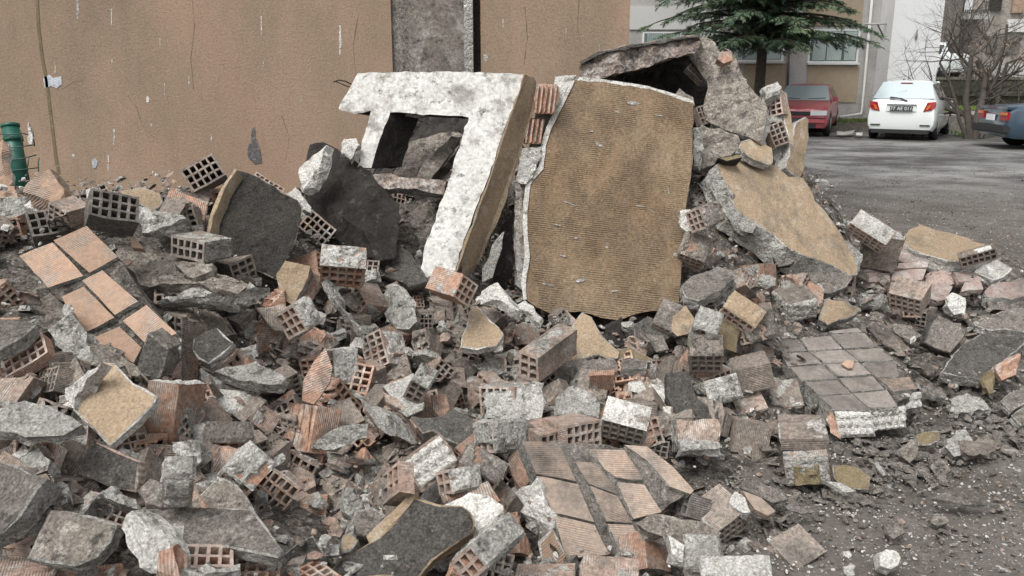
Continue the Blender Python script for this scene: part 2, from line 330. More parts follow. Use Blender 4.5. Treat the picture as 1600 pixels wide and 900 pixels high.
BR = {'o': 'brick_orange', 'p': 'brick_pink', 'g': 'brick_grey', 'k': 'brick_soot'}
BE = {'o': 'brick_end', 'p': 'brick_end', 'g': 'brick_end_dusty', 'k': 'brick_end_soot'}
FACE = {'H': (0, 1, 2), 'Q': (0, 2, 1), 'N': (1, 2, 0)}
cnt = 0
def B(face, pts, m='p', label='', nu=5, nv=3, L=.185, brk=0, opn=None, pre='u', dz=0., mort=(), group=None, parent=None, side=None, fit=1.0, cat='brick'):
    """hollow brick from picture corners A, B, C (a visible face) and, where seen, D (an edge running into the picture)"""
    global cnt; cnt += 1
    if face == 'H' and len(pts) == 3 and L == .185: L = .105
    dims = brick_dims(nu, nv, L); ax = FACE[face]; la, lb, ld = (dims[k] for k in ax)
    A, Bp, Cp = pts[:3]
    if len(pts) > 3: a, b, n, s = solve4(*pts, la, lb, ld)
    else: a, b, n, s = solve3(A, Bp, Cp, la, lb, pre)
    cx = (Bp[0] + Cp[0]) / 2; cy = (Bp[1] + Cp[1]) / 2
    zt = Z(cx, cy); zf = FPX / s
    zz = min(max(zf, zt * .93), zt * 1.07) + dz; k = zz / zf * fit
    aw, bw, nw = (view2world(v, cx, cy) for v in (a, b, n))
    dw = -nw
    if os.environ.get('DBG') and not .8 < k < 1.22: print('KOUT', round(k, 2), round(zf, 2), round(zt, 2), label or pts)
    FC = P(cx, cy, zz)                                    # centre of the visible face
    ctr = FC + dw * (ld * k / 2)
    axes = [None] * 3; axes[ax[0]] = aw; axes[ax[1]] = bw; axes[ax[2]] = dw
    if axes[0].cross(axes[1]).dot(axes[2]) < 0: axes[ax[2]] = -axes[ax[2]]
    mw = Matrix((axes[0] * k, axes[1] * k, axes[2] * k)).transposed().to_4x4(); mw.translation = ctr
    if opn:
        # knock the skin off the visible face
        i = ax[2]; sgn = 1 if axes[i].dot(nw) > 0 else -1
        me = open_mesh(nu, nv, L, i, sgn, opn, cnt)
    else:
        sd = None
        if brk:
            # break the corner that lies away from corner A on the visible face
            sd = [0, 0, 0]
            for i, vec in ((ax[0], aw), (ax[1], bw), (ax[2], nw)):
                sd[i] = 1 if axes[i].dot(vec) > 0 else -1
            if side: sd = [x * y for x, y in zip(sd, side)]
            sd = tuple(sd)
        me = brick_mesh(nu, nv, L, brk, sd)
    if len(me.materials): me = me.copy(); me.materials.clear()
    o = link('hollow_brick' if parent is None else 'brick', me, [BR[m], BE[m]]); o.matrix_world = mw
    if parent: o.parent = parent
    else: tag(o, label, cat, group)
    O = FC - aw * (la * k / 2) - bw * (lb * k / 2); ea, eb, ed = aw * la * k, bw * lb * k, dw * ld * k
    if not mort and not parent and not opn and m != 'k':
        rr_ = random.Random(cnt * 17); mort = []
        for sd_ in rr_.sample(('a+', 'a-', 'b-', 'b+'), 2):
            if rr_.random() < .75: mort.append((sd_, (0, 1, 0, rr_.uniform(.5, 1)), dict(mt=rr_.choice(('mortar', 'mortar_white')), t=.010, thr=rr_.uniform(-.25, .1))))
        if face != 'H' and rr_.random() < .5: mort.append(('f', (0, 1, 0, 1), dict(mt='mortar', t=.005, thr=.1)))
        elif face == 'H' and rr_.random() < .4: mort.append(('f', (0, 1, 0, 1), dict(mt='mortar', t=.005, thr=.22)))
    for q, mo in enumerate(mort):
        fc, rng = mo[0], mo[1]; kw = dict(mo[2]) if len(mo) > 2 else {}
        kw.setdefault('seed', cnt + q * 7)
        if fc == 'f': patch(o, O, ea, eb, nw, rng, W=mw, **kw)                       # the visible face
        elif fc == 'b-': patch(o, O, ea, ed, -bw, rng, W=mw, **kw)                   # side at b = 0 (edge AB)
        elif fc == 'b+': patch(o, O + eb, ea, ed, bw, rng, W=mw, **kw)
        elif fc == 'a-': patch(o, O, eb, ed, -aw, rng, W=mw, **kw)
        elif fc == 'a+': patch(o, O + ea, eb, ed, aw, rng, W=mw, **kw)
    return o

NORM = {'U': (0, -.40, .92), 'F': (0, -.88, .48), 'V': (0, -1, .12), 'UL': (-.4, -.45, .8), 'UR': (.4, -.45, .8), 'FL': (-.5, -.75, .45), 'FR': (.5, -.75, .45),
        'M': (0, -.65, .76), 'ML': (-.35, -.6, .7), 'MR': (.35, -.6, .7), 'FLAT': (0, -.12, .99)}
def prism(world_pts, n, thick, rough, seed, cell=.04, ext=None, jit=.006, taper=.0, facets=0, chipe=0):
    """irregular slab: outline + thickness, edges broken, faces uneven"""
    r = random.Random(seed); n = Vector(n).normalized(); E = ext if ext is not None else -n * thick
    if len(world_pts) > 2:
        e0 = (world_pts[1] - world_pts[0]).normalized()
        q = Vector((0, 0, 0))
        for i in range(len(world_pts)): q += world_pts[i].cross(world_pts[(i + 1) % len(world_pts)])
        if q.dot(n) < 0: world_pts = [world_pts[0]] + world_pts[:0:-1]
    ring = []
    c = sum(world_pts, Vector()) / len(world_pts)
    for i, p in enumerate(world_pts):
        q = world_pts[(i + 1) % len(world_pts)]; L = (q - p).length; k = max(1, int(L / cell)); ring.append(p.copy())
        out = (q - p).cross(n).normalized() if L > 1e-6 else Vector()
        for j in range(1, k):
            t = j / k; low = (nz(p.lerp(q, t), 11, seed + 3)) * min(L * .10, .012) * min(1, 4 * t * (1 - t) + .2) * (1 if jit > .003 else .1)
            ring.append(p.lerp(q, t) + out * (r.uniform(-1, 1) * jit * .8 + low))
    bm = bmesh.new(); uvl = bm.loops.layers.uv.new('UVMap')
    f = [bm.verts.new(p) for p in ring]
    nr = 1 if (E.length < .035) else (2 if E.length < .12 else 3)
    rings = [f]
    for kk in range(1, nr + 1):
        row = []
        for p in ring:
            o2 = (p - c); o2 -= n * o2.dot(n); o2 = o2.normalized() if o2.length > 1e-6 else o2
            row.append(bm.verts.new(p + E * (kk / nr) + o2 * (r.uniform(-1.3, .7) * rough * 1.3 - taper * kk / nr) + E.normalized() * r.uniform(-.5, .5) * rough * (0 if kk == nr else 1)))
        rings.append(row)
    if chipe:
        m_ = len(ring); fin = []
        for i in range(m_):
            d1 = (ring[i] - ring[i - 1]); d2 = (ring[(i + 1) % m_] - ring[i])
            iw = n.cross(d1.normalized() + d2.normalized()); iw = iw.normalized() if iw.length > 1e-6 else Vector()
            wd = chipe * max(.15, .75 + 1.5 * nz(ring[i], 13, seed + 8) + r.uniform(-.25, .25))
            far_ = min(((ring[i] - ring[k]).length for k in range(m_) if min(abs(k - i), m_ - abs(k - i)) > 2), default=1); wd = min(wd, .30 * far_)
            fin.append(bm.verts.new(ring[i] + iw * wd))
            f[i].co += E.normalized() * min(chipe * .7, E.length * .3)
        for i in range(m_):
            j = (i + 1) % m_
            q = bm.faces.new([f[i], f[j], fin[j], fin[i]]); q.material_index = 1
        f = fin
    top = bm.faces.new(f); bot = bm.faces.new(rings[-1][::-1]); top.material_index = 0; bot.material_index = 1
    for kk in range(nr):
        for i in range(len(ring)):
            j = (i + 1) % len(ring)
            q = bm.faces.new([rings[kk][j], rings[kk][i], rings[kk + 1][i], rings[kk + 1][j]]); q.material_index = 1
    bm.normal_update()
    tri = bmesh.ops.triangulate(bm, faces=[top, bot], ngon_method='EAR_CLIP')
    for q in range(facets):
        i = r.randrange(len(world_pts)); a_, b_ = world_pts[i], world_pts[(i + 1) % len(world_pts)]
        out = (b_ - a_).cross(n).normalized() if (b_ - a_).length > 1e-5 else Vector((0, 0, 1))
        if out.dot(c - a_) > 0: out = -out
        no = (out * r.uniform(.5, 1) + n * r.uniform(.5, 1.1) + (b_ - a_).normalized() * r.uniform(-.5, .5)).normalized()
        sz = (a_ - c).length; co = (a_ + b_) / 2 - no * min(.020, sz * .17) * r.uniform(.5, 1)
        nf0 = len(bm.faces); cut(bm, co, no, r, .003)
    fs = cell * 1.4
    for it in range(4):
        le = [e for e in bm.edges if e.calc_length() > fs and (rough > .0075 or all(x.material_index == 0 for x in e.link_faces))]
        if not le or len(bm.faces) > 5000: break
        bmesh.ops.subdivide_edges(bm, edges=le, cuts=1, use_grid_fill=False)
        bm.normal_update(); bmesh.ops.triangulate(bm, faces=[x for x in bm.faces if len(x.verts) > 3])
    bmesh.ops.triangulate(bm, faces=[x for x in bm.faces if len(x.verts) > 3])
    for v in bm.verts:
        d = rough * (1.1 * nz(v.co, 9, seed) + .9 * nz(v.co, 26, seed + 2))
        if rough > .0075: d += rough * (.55 - 1.1 * noise.voronoi(v.co * 17 + Vector((seed, 0, 0)))[0][0])
        v.co += n * d + Vector((nz(v.co, 18, seed + 5), nz(v.co, 18, seed + 7), nz(v.co, 18, seed + 9))) * rough * .8
    e1 = n.cross(e0)
    for fa in bm.faces:
        for l in fa.loops: l[uvl].uv = (l.vert.co.dot(e0), l.vert.co.dot(e1))
    return bm
def S(poly, nrm='M', thick=.05, m='plaster_grey', ms='mortar', label='', cat='plaster slab', name='plaster_slab', rough=.004, dz=0., ext=None,
      parent=None, group=None, cell=.045, zz=None, jit=.006, at=None, ret=False, depths=None, facets=0):
    global cnt; cnt += 1
    n = Vector(NORM[nrm] if isinstance(nrm, str) else nrm).normalized()
    cx = sum(p[0] for p in poly) / len(poly); cy = sum(p[1] for p in poly) / len(poly)
    if at: cx, cy = at
    if depths: wp = [P(p[0], p[1], d) for p, d in zip(poly, depths)]
    else:
        P0 = P(cx, cy, (zz if zz else Z(cx, cy)) + dz); d0 = (P0 - CAM).dot(n); wp = []
        for p in poly:
            rr = ray(*p); wp.append(CAM + rr * (d0 / rr.dot(n)))
    if ext is not None: ext = Vector(ext)
    ce = 0 if (rough > .0075 or thick < .03 or (name == 'brick' and rough < .004) or name in ('scuff', 'broken_edge') or parent and ext is not None and name != 'brick_slab' and m != 'render_tan') else (.0065 if m != ms else .004)
    bm = prism(wp, n, thick, rough, cnt * 1.37, cell, ext, jit, facets=facets, chipe=ce)
    c = sum(wp, Vector()) / len(wp)
    if parent is None:
        for v in bm.verts: v.co -= c
    o = link(name, mesh_from(bm), [m, ms], parent)
    if parent is None: o.location = c; tag(o, label, cat, group)
    return (o, wp, n) if ret else o
CRUST = ('pale grey brick block on top', 'grey lump right below the tan', 'white mortar covered brick lump', 'pale greenish lump', 'smooth pale grey block', 'grey block below the white', 'white mortar side of the brick',
         'square pale mortar cube', 'pale mortar lump above the long', 'small grey mortar cube', 'grey blocky mortar lump', 'square grey mortar block', 'grey lump right of the upright', 'rounded grey lump left',
         'tan topped mortar chunk', 'grey lump between', 'rough grey mortar lump beside', 'bright white mortar block', 'white plaster block left', 'grey green mortar mass',
         'grey lump carrying', 'white edged broken', 'crumbled mortar below', 'pale crumbled mortar below', 'crumbly mortar left', 'dark end block',
         'grey mortar blocks between', 'dark crumbled mortar left', 'crumbly pale mortar at', 'grey green mortar half')
def crusted(poly, m, label, dz, zz):
    # best upright-ish rectangle round the outline
    best = None
    for k in range(18):
        t = k * math.pi / 36 ; c_, s_ = math.cos(t), math.sin(t)
        us = [p[0] * c_ + p[1] * s_ for p in poly]; vs = [-p[0] * s_ + p[1] * c_ for p in poly]
        ar = (max(us) - min(us)) * (max(vs) - min(vs))
        if best is None or ar < best[0]: best = (ar, t, min(us), max(us), min(vs), max(vs))
    _, t, u0, u1, v0, v1 = best; c_, s_ = math.cos(t), math.sin(t)
    mu, mv = (u0 + u1) / 2, (v0 + v1) / 2; hu, hv = (u1 - u0) / 2 * .93, (v1 - v0) / 2 * .84
    pt = lambda u, v: (u * c_ - v * s_, u * s_ + v * c_)
    A, Bq, Cq = pt(mu - hu, mv + hv * .8), pt(mu + hu, mv + hv * .8), pt(mu - hu, mv - hv)      # A, B along the lower edge: channels open towards the viewer
    cx, cy = pt(mu, mv); z = (zz if zz else Z(cx, cy))
    wu = 2 * hu * z / FPX; wv = 1.8 * hv * z / FPX
    nu = max(2, min(5, round((wu - WL) / PU))); L = max(.06, min(.2, wv * 1.15))
    r = random.Random(cnt * 5 + 1); mm = {'mortar': 'mortar', 'mortar_white': 'mortar_white'}.get(m, m)
    base = r.choice(('p', 'g', 'p', 'o'))
    mo = [('f', (-.02, 1.02, -.02, 1.02), dict(mt=mm, t=.020, thr=-.75 if r.random() < .6 else -.2))]
    if r.random() < .45: mo.append(('b-', (0, r.uniform(.4, 1), 0, 1), dict(mt=mm, t=.016, thr=-.25)))
    if r.random() < .7: mo.append(('a+', (0, 1, 0, 1), dict(mt=mm, t=.014, thr=-.2)))
    if r.random() < .7: mo.append(('a-', (0, 1, 0, 1), dict(mt=mm, t=.014, thr=-.2)))
    return B('Q', [A, Bq, Cq], base, label, nu=nu, nv=3 if wu > .09 else 2, L=L, dz=dz, mort=mo)
def K(poly, nrm='M', thick=.09, m='mortar', label='', **kw):
    if label and not kw.get('parent') and any(label.startswith(c) for c in CRUST): return crusted(poly, m, label, kw.get('dz', 0), kw.get('zz'))
    """lump of mortar / masonry: a slab with strongly uneven faces"""
    kw.setdefault('rough', .011); kw.setdefault('cell', .028); kw.setdefault('cat', 'mortar chunk'); kw.setdefault('name', 'mortar_chunk'); kw.setdefault('ms', m); kw.setdefault('jit', .008); kw.setdefault('facets', 0 if thick >= .3 or 'ext' in kw or thick < .055 else (2 if len(poly) < 6 else 3))
    return S(poly, nrm, thick, m, label=label, **kw)

def box_bm(bm, lo, hi, mi=0):
    vs = [bm.verts.new((x, y, z)) for x in (lo[0], hi[0]) for y in (lo[1], hi[1]) for z in (lo[2], hi[2])]
    for q in ((0, 1, 3, 2), (4, 6, 7, 5), (0, 4, 5, 1), (2, 3, 7, 6), (0, 2, 6, 4), (1, 5, 7, 3)):
        f = bm.faces.new([vs[i] for i in q]); f.material_index = mi
def box(name, lo, hi, m, parent=None, bev=0):
    bm = bmesh.new(); box_bm(bm, lo, hi)
    if bev: bmesh.ops.bevel(bm, geom=bm.edges[:], offset=bev, segments=2, affect='EDGES')
    bmesh.ops.recalc_face_normals(bm, faces=bm.faces[:])
    return link(name, mesh_from(bm), m, parent)
def tube_bm(bm, pts, rad, seg=8, cap=True):
    pts = [Vector(p) for p in pts]; prev = None; rings = []
    if not isinstance(rad, (list, tuple)): rad = [rad] * len(pts)
    for i, p in enumerate(pts):
        t = (pts[min(i + 1, len(pts) - 1)] - pts[max(i - 1, 0)]).normalized()
        a = t.orthogonal().normalized() if prev is None else (prev - t * prev.dot(t)).normalized(); prev = a; b = t.cross(a)
        rings.append([bm.verts.new(p + (a * math.cos(2 * math.pi * k / seg) + b * math.sin(2 * math.pi * k / seg)) * rad[i]) for k in range(seg)])
    for i in range(len(pts) - 1):
        for k in range(seg):
            j = (k + 1) % seg; bm.faces.new([rings[i][k], rings[i][j], rings[i + 1][j], rings[i + 1][k]])
    if cap and seg > 2: bm.faces.new(rings[0][::-1]); bm.faces.new(rings[-1])
def tube(name, pts, rad, m, parent=None, seg=8):
    bm = bmesh.new(); tube_bm(bm, pts, rad, seg); return link(name, mesh_from(bm, smooth=True), m, parent)
# ---------------------------------------------------------------- ground, heap, walls behind
STRUCT = {(700,115),(700,300),(1000,80),(1150,140),(950,130),(1210,200),(640,250)}
CP = np.array([list(P(a, b, c)) for a, b, c in ZC if (a, b) not in STRUCT])
GP = [gnd(x, y) for x, y in ((1150,790),(1300,720),(1380,700),(1480,680),(1570,690),(1600,720),(1300,850),(1400,800),(1500,850),(1600,800),(1180,800),
      (1300,330),(1380,335),(1450,340),(1550,350),(1600,380),(1500,330),(1700,400),(1700,600),(1260,290),(1330,895))]
GP = np.array([list(p) for p in GP] + [[5, 6, 0], [6, 5, 0], [6, 3, 0], [6, 7, 0], [3, 8, 0], [4, 8, 0], [5, 4, 0], [2, 9, 0], [3, 7.5, 0]])
def H(x, y, s=.26):
    d = (CP[:, 0] - x) ** 2 + (CP[:, 1] - y) ** 2; e = (GP[:, 0] - x) ** 2 + (GP[:, 1] - y) ** 2
    wa = np.exp(-d / (2 * s * s)); wb = np.exp(-e / (2 * s * s)) + 1e-12 * (1 / (e + .01))
    return float(((CP[:, 2] * wa).sum() + 1e-12 * (CP[:, 2] / (d + .05)).sum()) / (wa.sum() + wb.sum() + 1e-12 * (1 / (d + .05)).sum()))
def Hm(x, y):
    h = H(x, y) - .155 - (max(0, min(1, (y - 4.75) / 1.2)) * .55 * max(0, min(1, (-.35 - x) / .5)))
    return h + .03 * nz((x, y, 0), 4) + .025 * nz((x, y, 3), 11)
bm = bmesh.new()
nx, ny = 190, 140; x0, x1, y0, y1 = -4.2, 4.6, .7, 6.95
gv = []
for j in range(ny + 1):
    row = []
    for i in range(nx + 1):
        x = x0 + (x1 - x0) * i / nx; y = y0 + (y1 - y0) * j / ny
        h = Hm(x, y); row.append(bm.verts.new((x, y, h + .02 * nz((x, y, 7), 30) + .012 * nz((x, y, 7), 70))))
    gv.append(row)
for j in range(ny):
    for i in range(nx): bm.faces.new((gv[j][i], gv[j][i + 1], gv[j + 1][i + 1], gv[j + 1][i]))
tag(link('rubble_heap', mesh_from(bm, smooth=True), 'debris'), 'mass of crushed brick and mortar debris filling the heap', 'rubble', kind='stuff')

# ground: one sheet, finer near the camera
bm = bmesh.new()
xs = [-400, -150, -60, -25, -12, -6] + [-4 + .14 * i for i in range(100)] + [10.5, 12, 15, 20, 30, 60, 150, 400]
ys = [-20, -5, -1] + [0 + .14 * i for i in range(80)] + [11.5, 12.5, 14, 16, 18, 20, 22, 24, 26, 28, 32, 40, 80, 200, 600]
gv = [[bm.verts.new((x, y, .022 * nz((x, y, 0), .9) + (.012 * nz((x, y, 0), 7) + .008 * nz((x, y, 0), 25) if -4 < x < 10 and y < 12 else 0))) for x in xs] for y in ys]
for j in range(len(ys) - 1):
    for i in range(len(xs) - 1): bm.faces.new((gv[j][i], gv[j][i + 1], gv[j + 1][i + 1], gv[j + 1][i]))
g = link('ground', mesh_from(bm, smooth=True), 'lot'if 'lot' in MATS else 'soil')
def lot_material():
    m = bpy.data.materials.new('dirty_asphalt'); m.use_nodes = True; nt = m.node_tree; L = nt.links; b = nt.nodes['Principled BSDF']
    geo = _n(nt, 'ShaderNodeNewGeometry')
    def noi(sc, det=8, ro=.65, sx=1, sy=1):
        mp = _n(nt, 'ShaderNodeMapping'); mp.inputs['Scale'].default_value = (sx, sy, 1); L.new(geo.outputs['Position'], mp.inputs[0])
        n = _n(nt, 'ShaderNodeTexNoise'); n.inputs['Scale'].default_value = sc; n.inputs['Detail'].default_value = det; n.inputs['Roughness'].default_value = ro
        L.new(mp.outputs[0], n.inputs['Vector']); return n.outputs['Fac']
    def rg(f, a, bb, c=0., d=1.):
        r = _n(nt, 'ShaderNodeMapRange'); r.inputs[1].default_value = a; r.inputs[2].default_value = bb; r.inputs[3].default_value = c; r.inputs[4].default_value = d; L.new(f, r.inputs[0]); return r.outputs[0]
    def mix(f, a, bb, mode='MIX'):
        x = _n(nt, 'ShaderNodeMix', data_type='RGBA', blend_type=mode)
        if isinstance(f, (int, float)): x.inputs[0].default_value = f
        else: L.new(f, x.inputs[0])
        for idx, v in ((6, a), (7, bb)):
            if isinstance(v, tuple): x.inputs[idx].default_value = (*v, 1)
            else: L.new(v, x.inputs[idx])
        return x.outputs[2]
    far = mix(rg(noi(.35, 10, .68, 1, 1.35), .43, .6), (.06, .057, .054), (.235, .235, .225))
    far = mix(rg(noi(1.3, 8, .7), .55, .7), far, (.06, .055, .052))
    near = mix(rg(noi(1.6, 8, .7), .4, .62), (.10, .088, .078), (.155, .14, .126))
    near = mix(rg(noi(.55, 8, .7), .52, .66), near, (.062, .054, .048))
    sp = _n(nt, 'ShaderNodeSeparateXYZ'); L.new(geo.outputs['Position'], sp.inputs[0])
    mm = _n(nt, 'ShaderNodeMath', operation='MULTIPLY_ADD'); L.new(noi(.7), mm.inputs[0]); mm.inputs[1].default_value = 4; L.new(sp.outputs[1], mm.inputs[2])
    c = mix(rg(mm.outputs[0], 13.2, 17.0), near, far)
    c = mix(rg(noi(26, 3, .5), .66, .70), c, (.46, .45, .43))
    c = mix(rg(noi(60, 3, .5), .65, .70), c, (.42, .40, .37))
    c = mix(rg(noi(11, 3, .5), .70, .73), c, (.34, .33, .31))
    k = rg(noi(45, 10, .8), .3, .7, .55, 1.4); g2 = _n(nt, 'ShaderNodeCombineColor')
    for i in range(3): L.new(k, g2.inputs[i])
    c = mix(1.0, c, g2.outputs[0], 'MULTIPLY')
    L.new(c, b.inputs['Base Color'])
    # damp patches shine a little
    wet = rg(noi(.35, 8, .65, 1, 2.5), .55, .68)
    L.new(rg(noi(.35, 8, .65, 1, 2.5), .53, .66, .85, .22), b.inputs['Roughness'])
    b.inputs['Specular IOR Level'].default_value = .3
    bp = _n(nt, 'ShaderNodeBump'); bp.inputs['Strength'].default_value = .8; bp.inputs['Distance'].default_value = .012; L.new(noi(40, 10, .75), bp.inputs['Height']); L.new(bp.outputs[0], b.inputs['Normal'])
    return m
g.data.materials.clear(); g.data.materials.append(lot_material()); tag(g, 'dark grey dirt and asphalt car park strewn with specks', kind='structure')

# ---- brown rendered wall with concrete column
mat('wall_brown', (.385,.268,.19), (.335,.25,.18), (.425,.305,.22), s1=1.1, s3=.8, t3=.55, c4=(.25,.20,.145), s4=.9, t4=.58, soft=.15, spot=.22, s2=60, bump=1, bdist=.006, stretch=(1,1,.4), mid=.08)
mat('column_concrete', (.20,.175,.15), (.13,.12,.105), (.30,.285,.26), s1=3.5, s3=6, t3=.58, mid=.3, c4=(.07,.062,.056), s4=11, t4=.58, soft=.06, spot=.4, s2=30, bump=.9, bdist=.012)
mat('column_dark', (.10,.10,.097), (.07,.07,.068), (.17,.17,.165), s1=6, spot=.4, s2=40, bump=.8)
mat('chip_white', (.50,.52,.54), (.38,.41,.45), (.20,.22,.25), s1=30, s3=30, spot=.3)
mat('chip_dark', (.10,.095,.09), (.16,.15,.15), (.30,.29,.31), s1=40, s3=30, t3=.6, spot=.4)
WY = 7.0
wall = empty('brown_wall_building', (0, WY, 0)); tag(wall, 'brown rendered gable wall with a bare concrete column rising behind the heap', 'building')
xr = atY(983, 60, WY).x
cl, cr = atY(612, 60, WY).x, atY(751, 60, WY).x
def wbox(name, lo, hi, m, bev=0): return box(name, Vector(lo) - Vector((0, WY, 0)), Vector(hi) - Vector((0, WY, 0)), m, wall, bev)
wbox('wall', (-9, WY, -.2), (cl, WY + 9, 9), 'wall_brown')
wbox('wall', (cr, WY, -.2), (xr, WY + 9, 9), 'wall_brown')
wbox('column', (cl + .14, WY - .03, -.2), (cr - .13, WY + .4, 9.02), 'column_concrete')
wbox('column_side', (cl, WY + .03, -.2), (cl + .14, WY + .4, 9.01), 'plaster_grey')
wbox('column_side', (cr - .13, WY - .06, -.2), (cr - .06, WY + .3, 9.01), 'mortar')
wbox('joint', (cr - .06, WY + .05, -.2), (cr, WY + .4, 9.01), 'soot_and_shade')
bm = bmesh.new()      # crack line running down the left of the wall
pts = [atY(x, y, WY) for x, y in ((56,-40),(60,40),(66,90),(73,128),(78,170),(83,210),(88,250),(97,300),(104,330))]
for i in range(len(pts) - 1):
    a, b = pts[i], pts[i + 1]; w_ = .012
    vs = [bm.verts.new(Vector((a.x - w_, -.004, a.z))), bm.verts.new(Vector((a.x + w_, -.004, a.z))), bm.verts.new(Vector((b.x + w_, -.004, b.z))), bm.verts.new(Vector((b.x - w_, -.004, b.z)))]
    bm.faces.new(vs[::-1])
link('crack', mesh_from(bm), 'render_olive', wall)
def chip(poly, m, name='chip', d=.006):
    bm = bmesh.new(); r = random.Random(len(poly) * 7 + int(poly[0][0])); ps = []
    for i, p in enumerate(poly):
        q = poly[(i + 1) % len(poly)]
        for k in range(3): ps.append((p[0] + (q[0] - p[0]) * k / 3 + r.uniform(-.5, .5), p[1] + (q[1] - p[1]) * k / 3 + r.uniform(-.5, .5)))
    w3 = [atY(x, y, WY) for x, y in ps]
    f = bm.faces.new([bm.verts.new((p.x, 0.002, p.z)) for p in w3]); 
    e = bmesh.ops.extrude_face_region(bm, geom=[f]); 
    for v in e['geom']:
        if isinstance(v, bmesh.types.BMVert): v.co.y -= d
    bmesh.ops.recalc_face_normals(bm, faces=bm.faces[:])
    link(name, mesh_from(bm), m, wall)
chip([(68,120),(78,117),(84,122),(96,119),(97,132),(88,138),(80,134),(70,138)], 'chip_white', 'chipped_patch')
chip([(143,249),(149,247),(153,253),(150,263),(145,262)], 'chip_white', 'chipped_patch')
chip([(394,200),(398,199),(400,215),(407,235),(409,254),(398,257),(388,246),(387,232),(392,220)], 'chip_dark', 'chipped_patch')
for pts_ in ([(300,-10),(304,40),(298,90),(303,140)], [(560,20),(552,70),(556,130),(548,170)], [(200,150),(214,168),(222,196),(240,214)], [(96,140),(116,128),(130,126)], [(40,330),(46,280),(38,240)],
             [(905,0),(902,40),(908,74)], [(820,10),(824,60),(819,100)], [(440,180),(452,214),(446,250)]):
    for k_ in range(len(pts_) - 1):
        (xa, ya), (xb, yb) = pts_[k_], pts_[k_ + 1]
        chip([(xa - .35, ya), (xa + .35, ya), (xb + .3, yb), (xb - .3, yb)], 'render_olive', 'hairline_crack', .003)
for x, y, l, w2 in ((121,0,30,1.4),(174,14,24,.7),(178,202,24,1.3),(408,25,30,.8),(531,40,46,1.5),(295,120,16,1),(230,150,10,2),(411,96,14,.6),(169,242,24,.7),(175,92,8,.7),(86,96,20,.6),
                    (681,8,14,1.5),(786,30,14,.6),(884,40,18,.6),(936,70,16,.7),(758,85,10,3),(250,60,14,.6),(330,210,10,.6),(470,150,10,.5),(257,130,18,.5),(114,240,6,2),(236,192,6,1)):
    chip([(x - w2, y), (x + w2, y), (x + w2 * 1.6, y + l * .5), (x + w2 * .7, y + l), (x - w2 * .5, y + l)], 'mortar_white', 'scratch', .003)

# ---- chips lying everywhere (nobody could count them)
def chips(name, label, n, place, m, s0, s1, seed, flat=.5):
    r = random.Random(seed); vs = []; fs = []
    for i in range(n):
        p = place(r)
        if p is None: continue
        s = s0 + (s1 - s0) * r.random() ** 3; k = r.randint(4, 6); base = len(vs)
        rot = Matrix.Rotation(r.uniform(0, 6.28), 3, 'Z') @ Matrix.Rotation(r.gauss(0, .45), 3, 'X') @ Matrix.Rotation(r.gauss(0, .45), 3, 'Y')
        h = s * flat * r.uniform(.35, 1.1); asp = r.uniform(.5, 1)
        for lv in (0, 1):
            for q in range(k):
                a = q * 2 * math.pi / k + r.uniform(-.3, .3); rr = s * r.uniform(.6, 1) * (1 if lv == 0 else r.uniform(.6, .95))
                vs.append(p + rot @ Vector((math.cos(a) * rr, math.sin(a) * rr * asp, (lv - .4) * h)))
        fs.append(tuple(range(base + k, base + 2 * k)))
        for q in range(k): fs.append((base + q, base + (q + 1) % k, base + k + (q + 1) % k, base + k + q))
    me = bpy.data.meshes.new(name); me.from_pydata(vs, [], fs); me.uv_layers.new(name='UVMap')
    return tag(link(name, me, m), label, 'rubble chips', kind='stuff')
def on_heap(dz):
    def f(r):
        x = r.uniform(-3.2, 3.7); y = r.uniform(1.35, 6.7)
        h = Hm(x, y)
        if h < -.02: return None
        return Vector((x, y, h + r.random() ** 2 * dz))
    return f
def on_ground(r):
    d = r.random(); 
    if d < .62: p = gnd(r.uniform(1050, 1640), 300 + 600 * r.random() ** .75)
    else: p = gnd(r.uniform(1180, 1640), r.uniform(262, 400))
    q = max(1, p.y / 7)
    return Vector((p.x, p.y, .012 + r.uniform(-.01, .006)))
chips('mortar_chips', 'grey mortar chips lying all over the heap', 4200, on_heap(.13), 'mortar', .008, .05, 1, .7)
chips('rubble_lumps', 'hand sized grey lumps of mortar filling the heap', 1000, on_heap(.10), 'mortar', .022, .055, 21, .75)
chips('brick_lumps', 'hand sized brown brick shards filling the heap', 900, on_heap(.11), 'brick_pink', .02, .055, 22, .45)
chips('white_mortar_chips', 'whitish plaster crumbs lying all over the heap', 1900, on_heap(.16), 'mortar_white', .006, .035, 12, .7)
chips('brick_chips', 'orange brown brick shards lying all over the heap', 3400, on_heap(.15), 'brick_pink', .010, .07, 2, .22)
chips('plaster_chips', 'dark plaster flakes lying all over the heap', 2800, on_heap(.13), 'plaster_grey', .012, .065, 3, .35)
chips('ground_chips', 'dark chips and grit scattered over the dirt', 4200, on_ground, 'plaster_grey', .005, .026, 4, .5)
chips('pale_ground_chips', 'pale plaster crumbs scattered over the dirt', 4600, on_ground, 'mortar_white', .003, .0125, 5, .5)
chips('brick_ground_chips', 'brown brick shards scattered over the dirt', 900, on_ground, 'brick_pink', .006, .026, 6, .3)
def toe(r):
    x, y = r.choice(((1180,790),(1260,760),(1330,760),(1400,730),(1470,700),(1540,690),(1590,690),(1200,830),(1360,720),(1450,740),(1500,640),(1560,660)))
    p = gnd(x + r.gauss(0, 42), y + r.gauss(0, 22)); return Vector((p.x, p.y, max(.015, Hm(p.x, p.y) + .02)))
chips('toe_chips', 'brown dusty plaster flakes lying at the foot of the heap', 900, toe, 'plaster_grey', .012, .055, 8, .35)
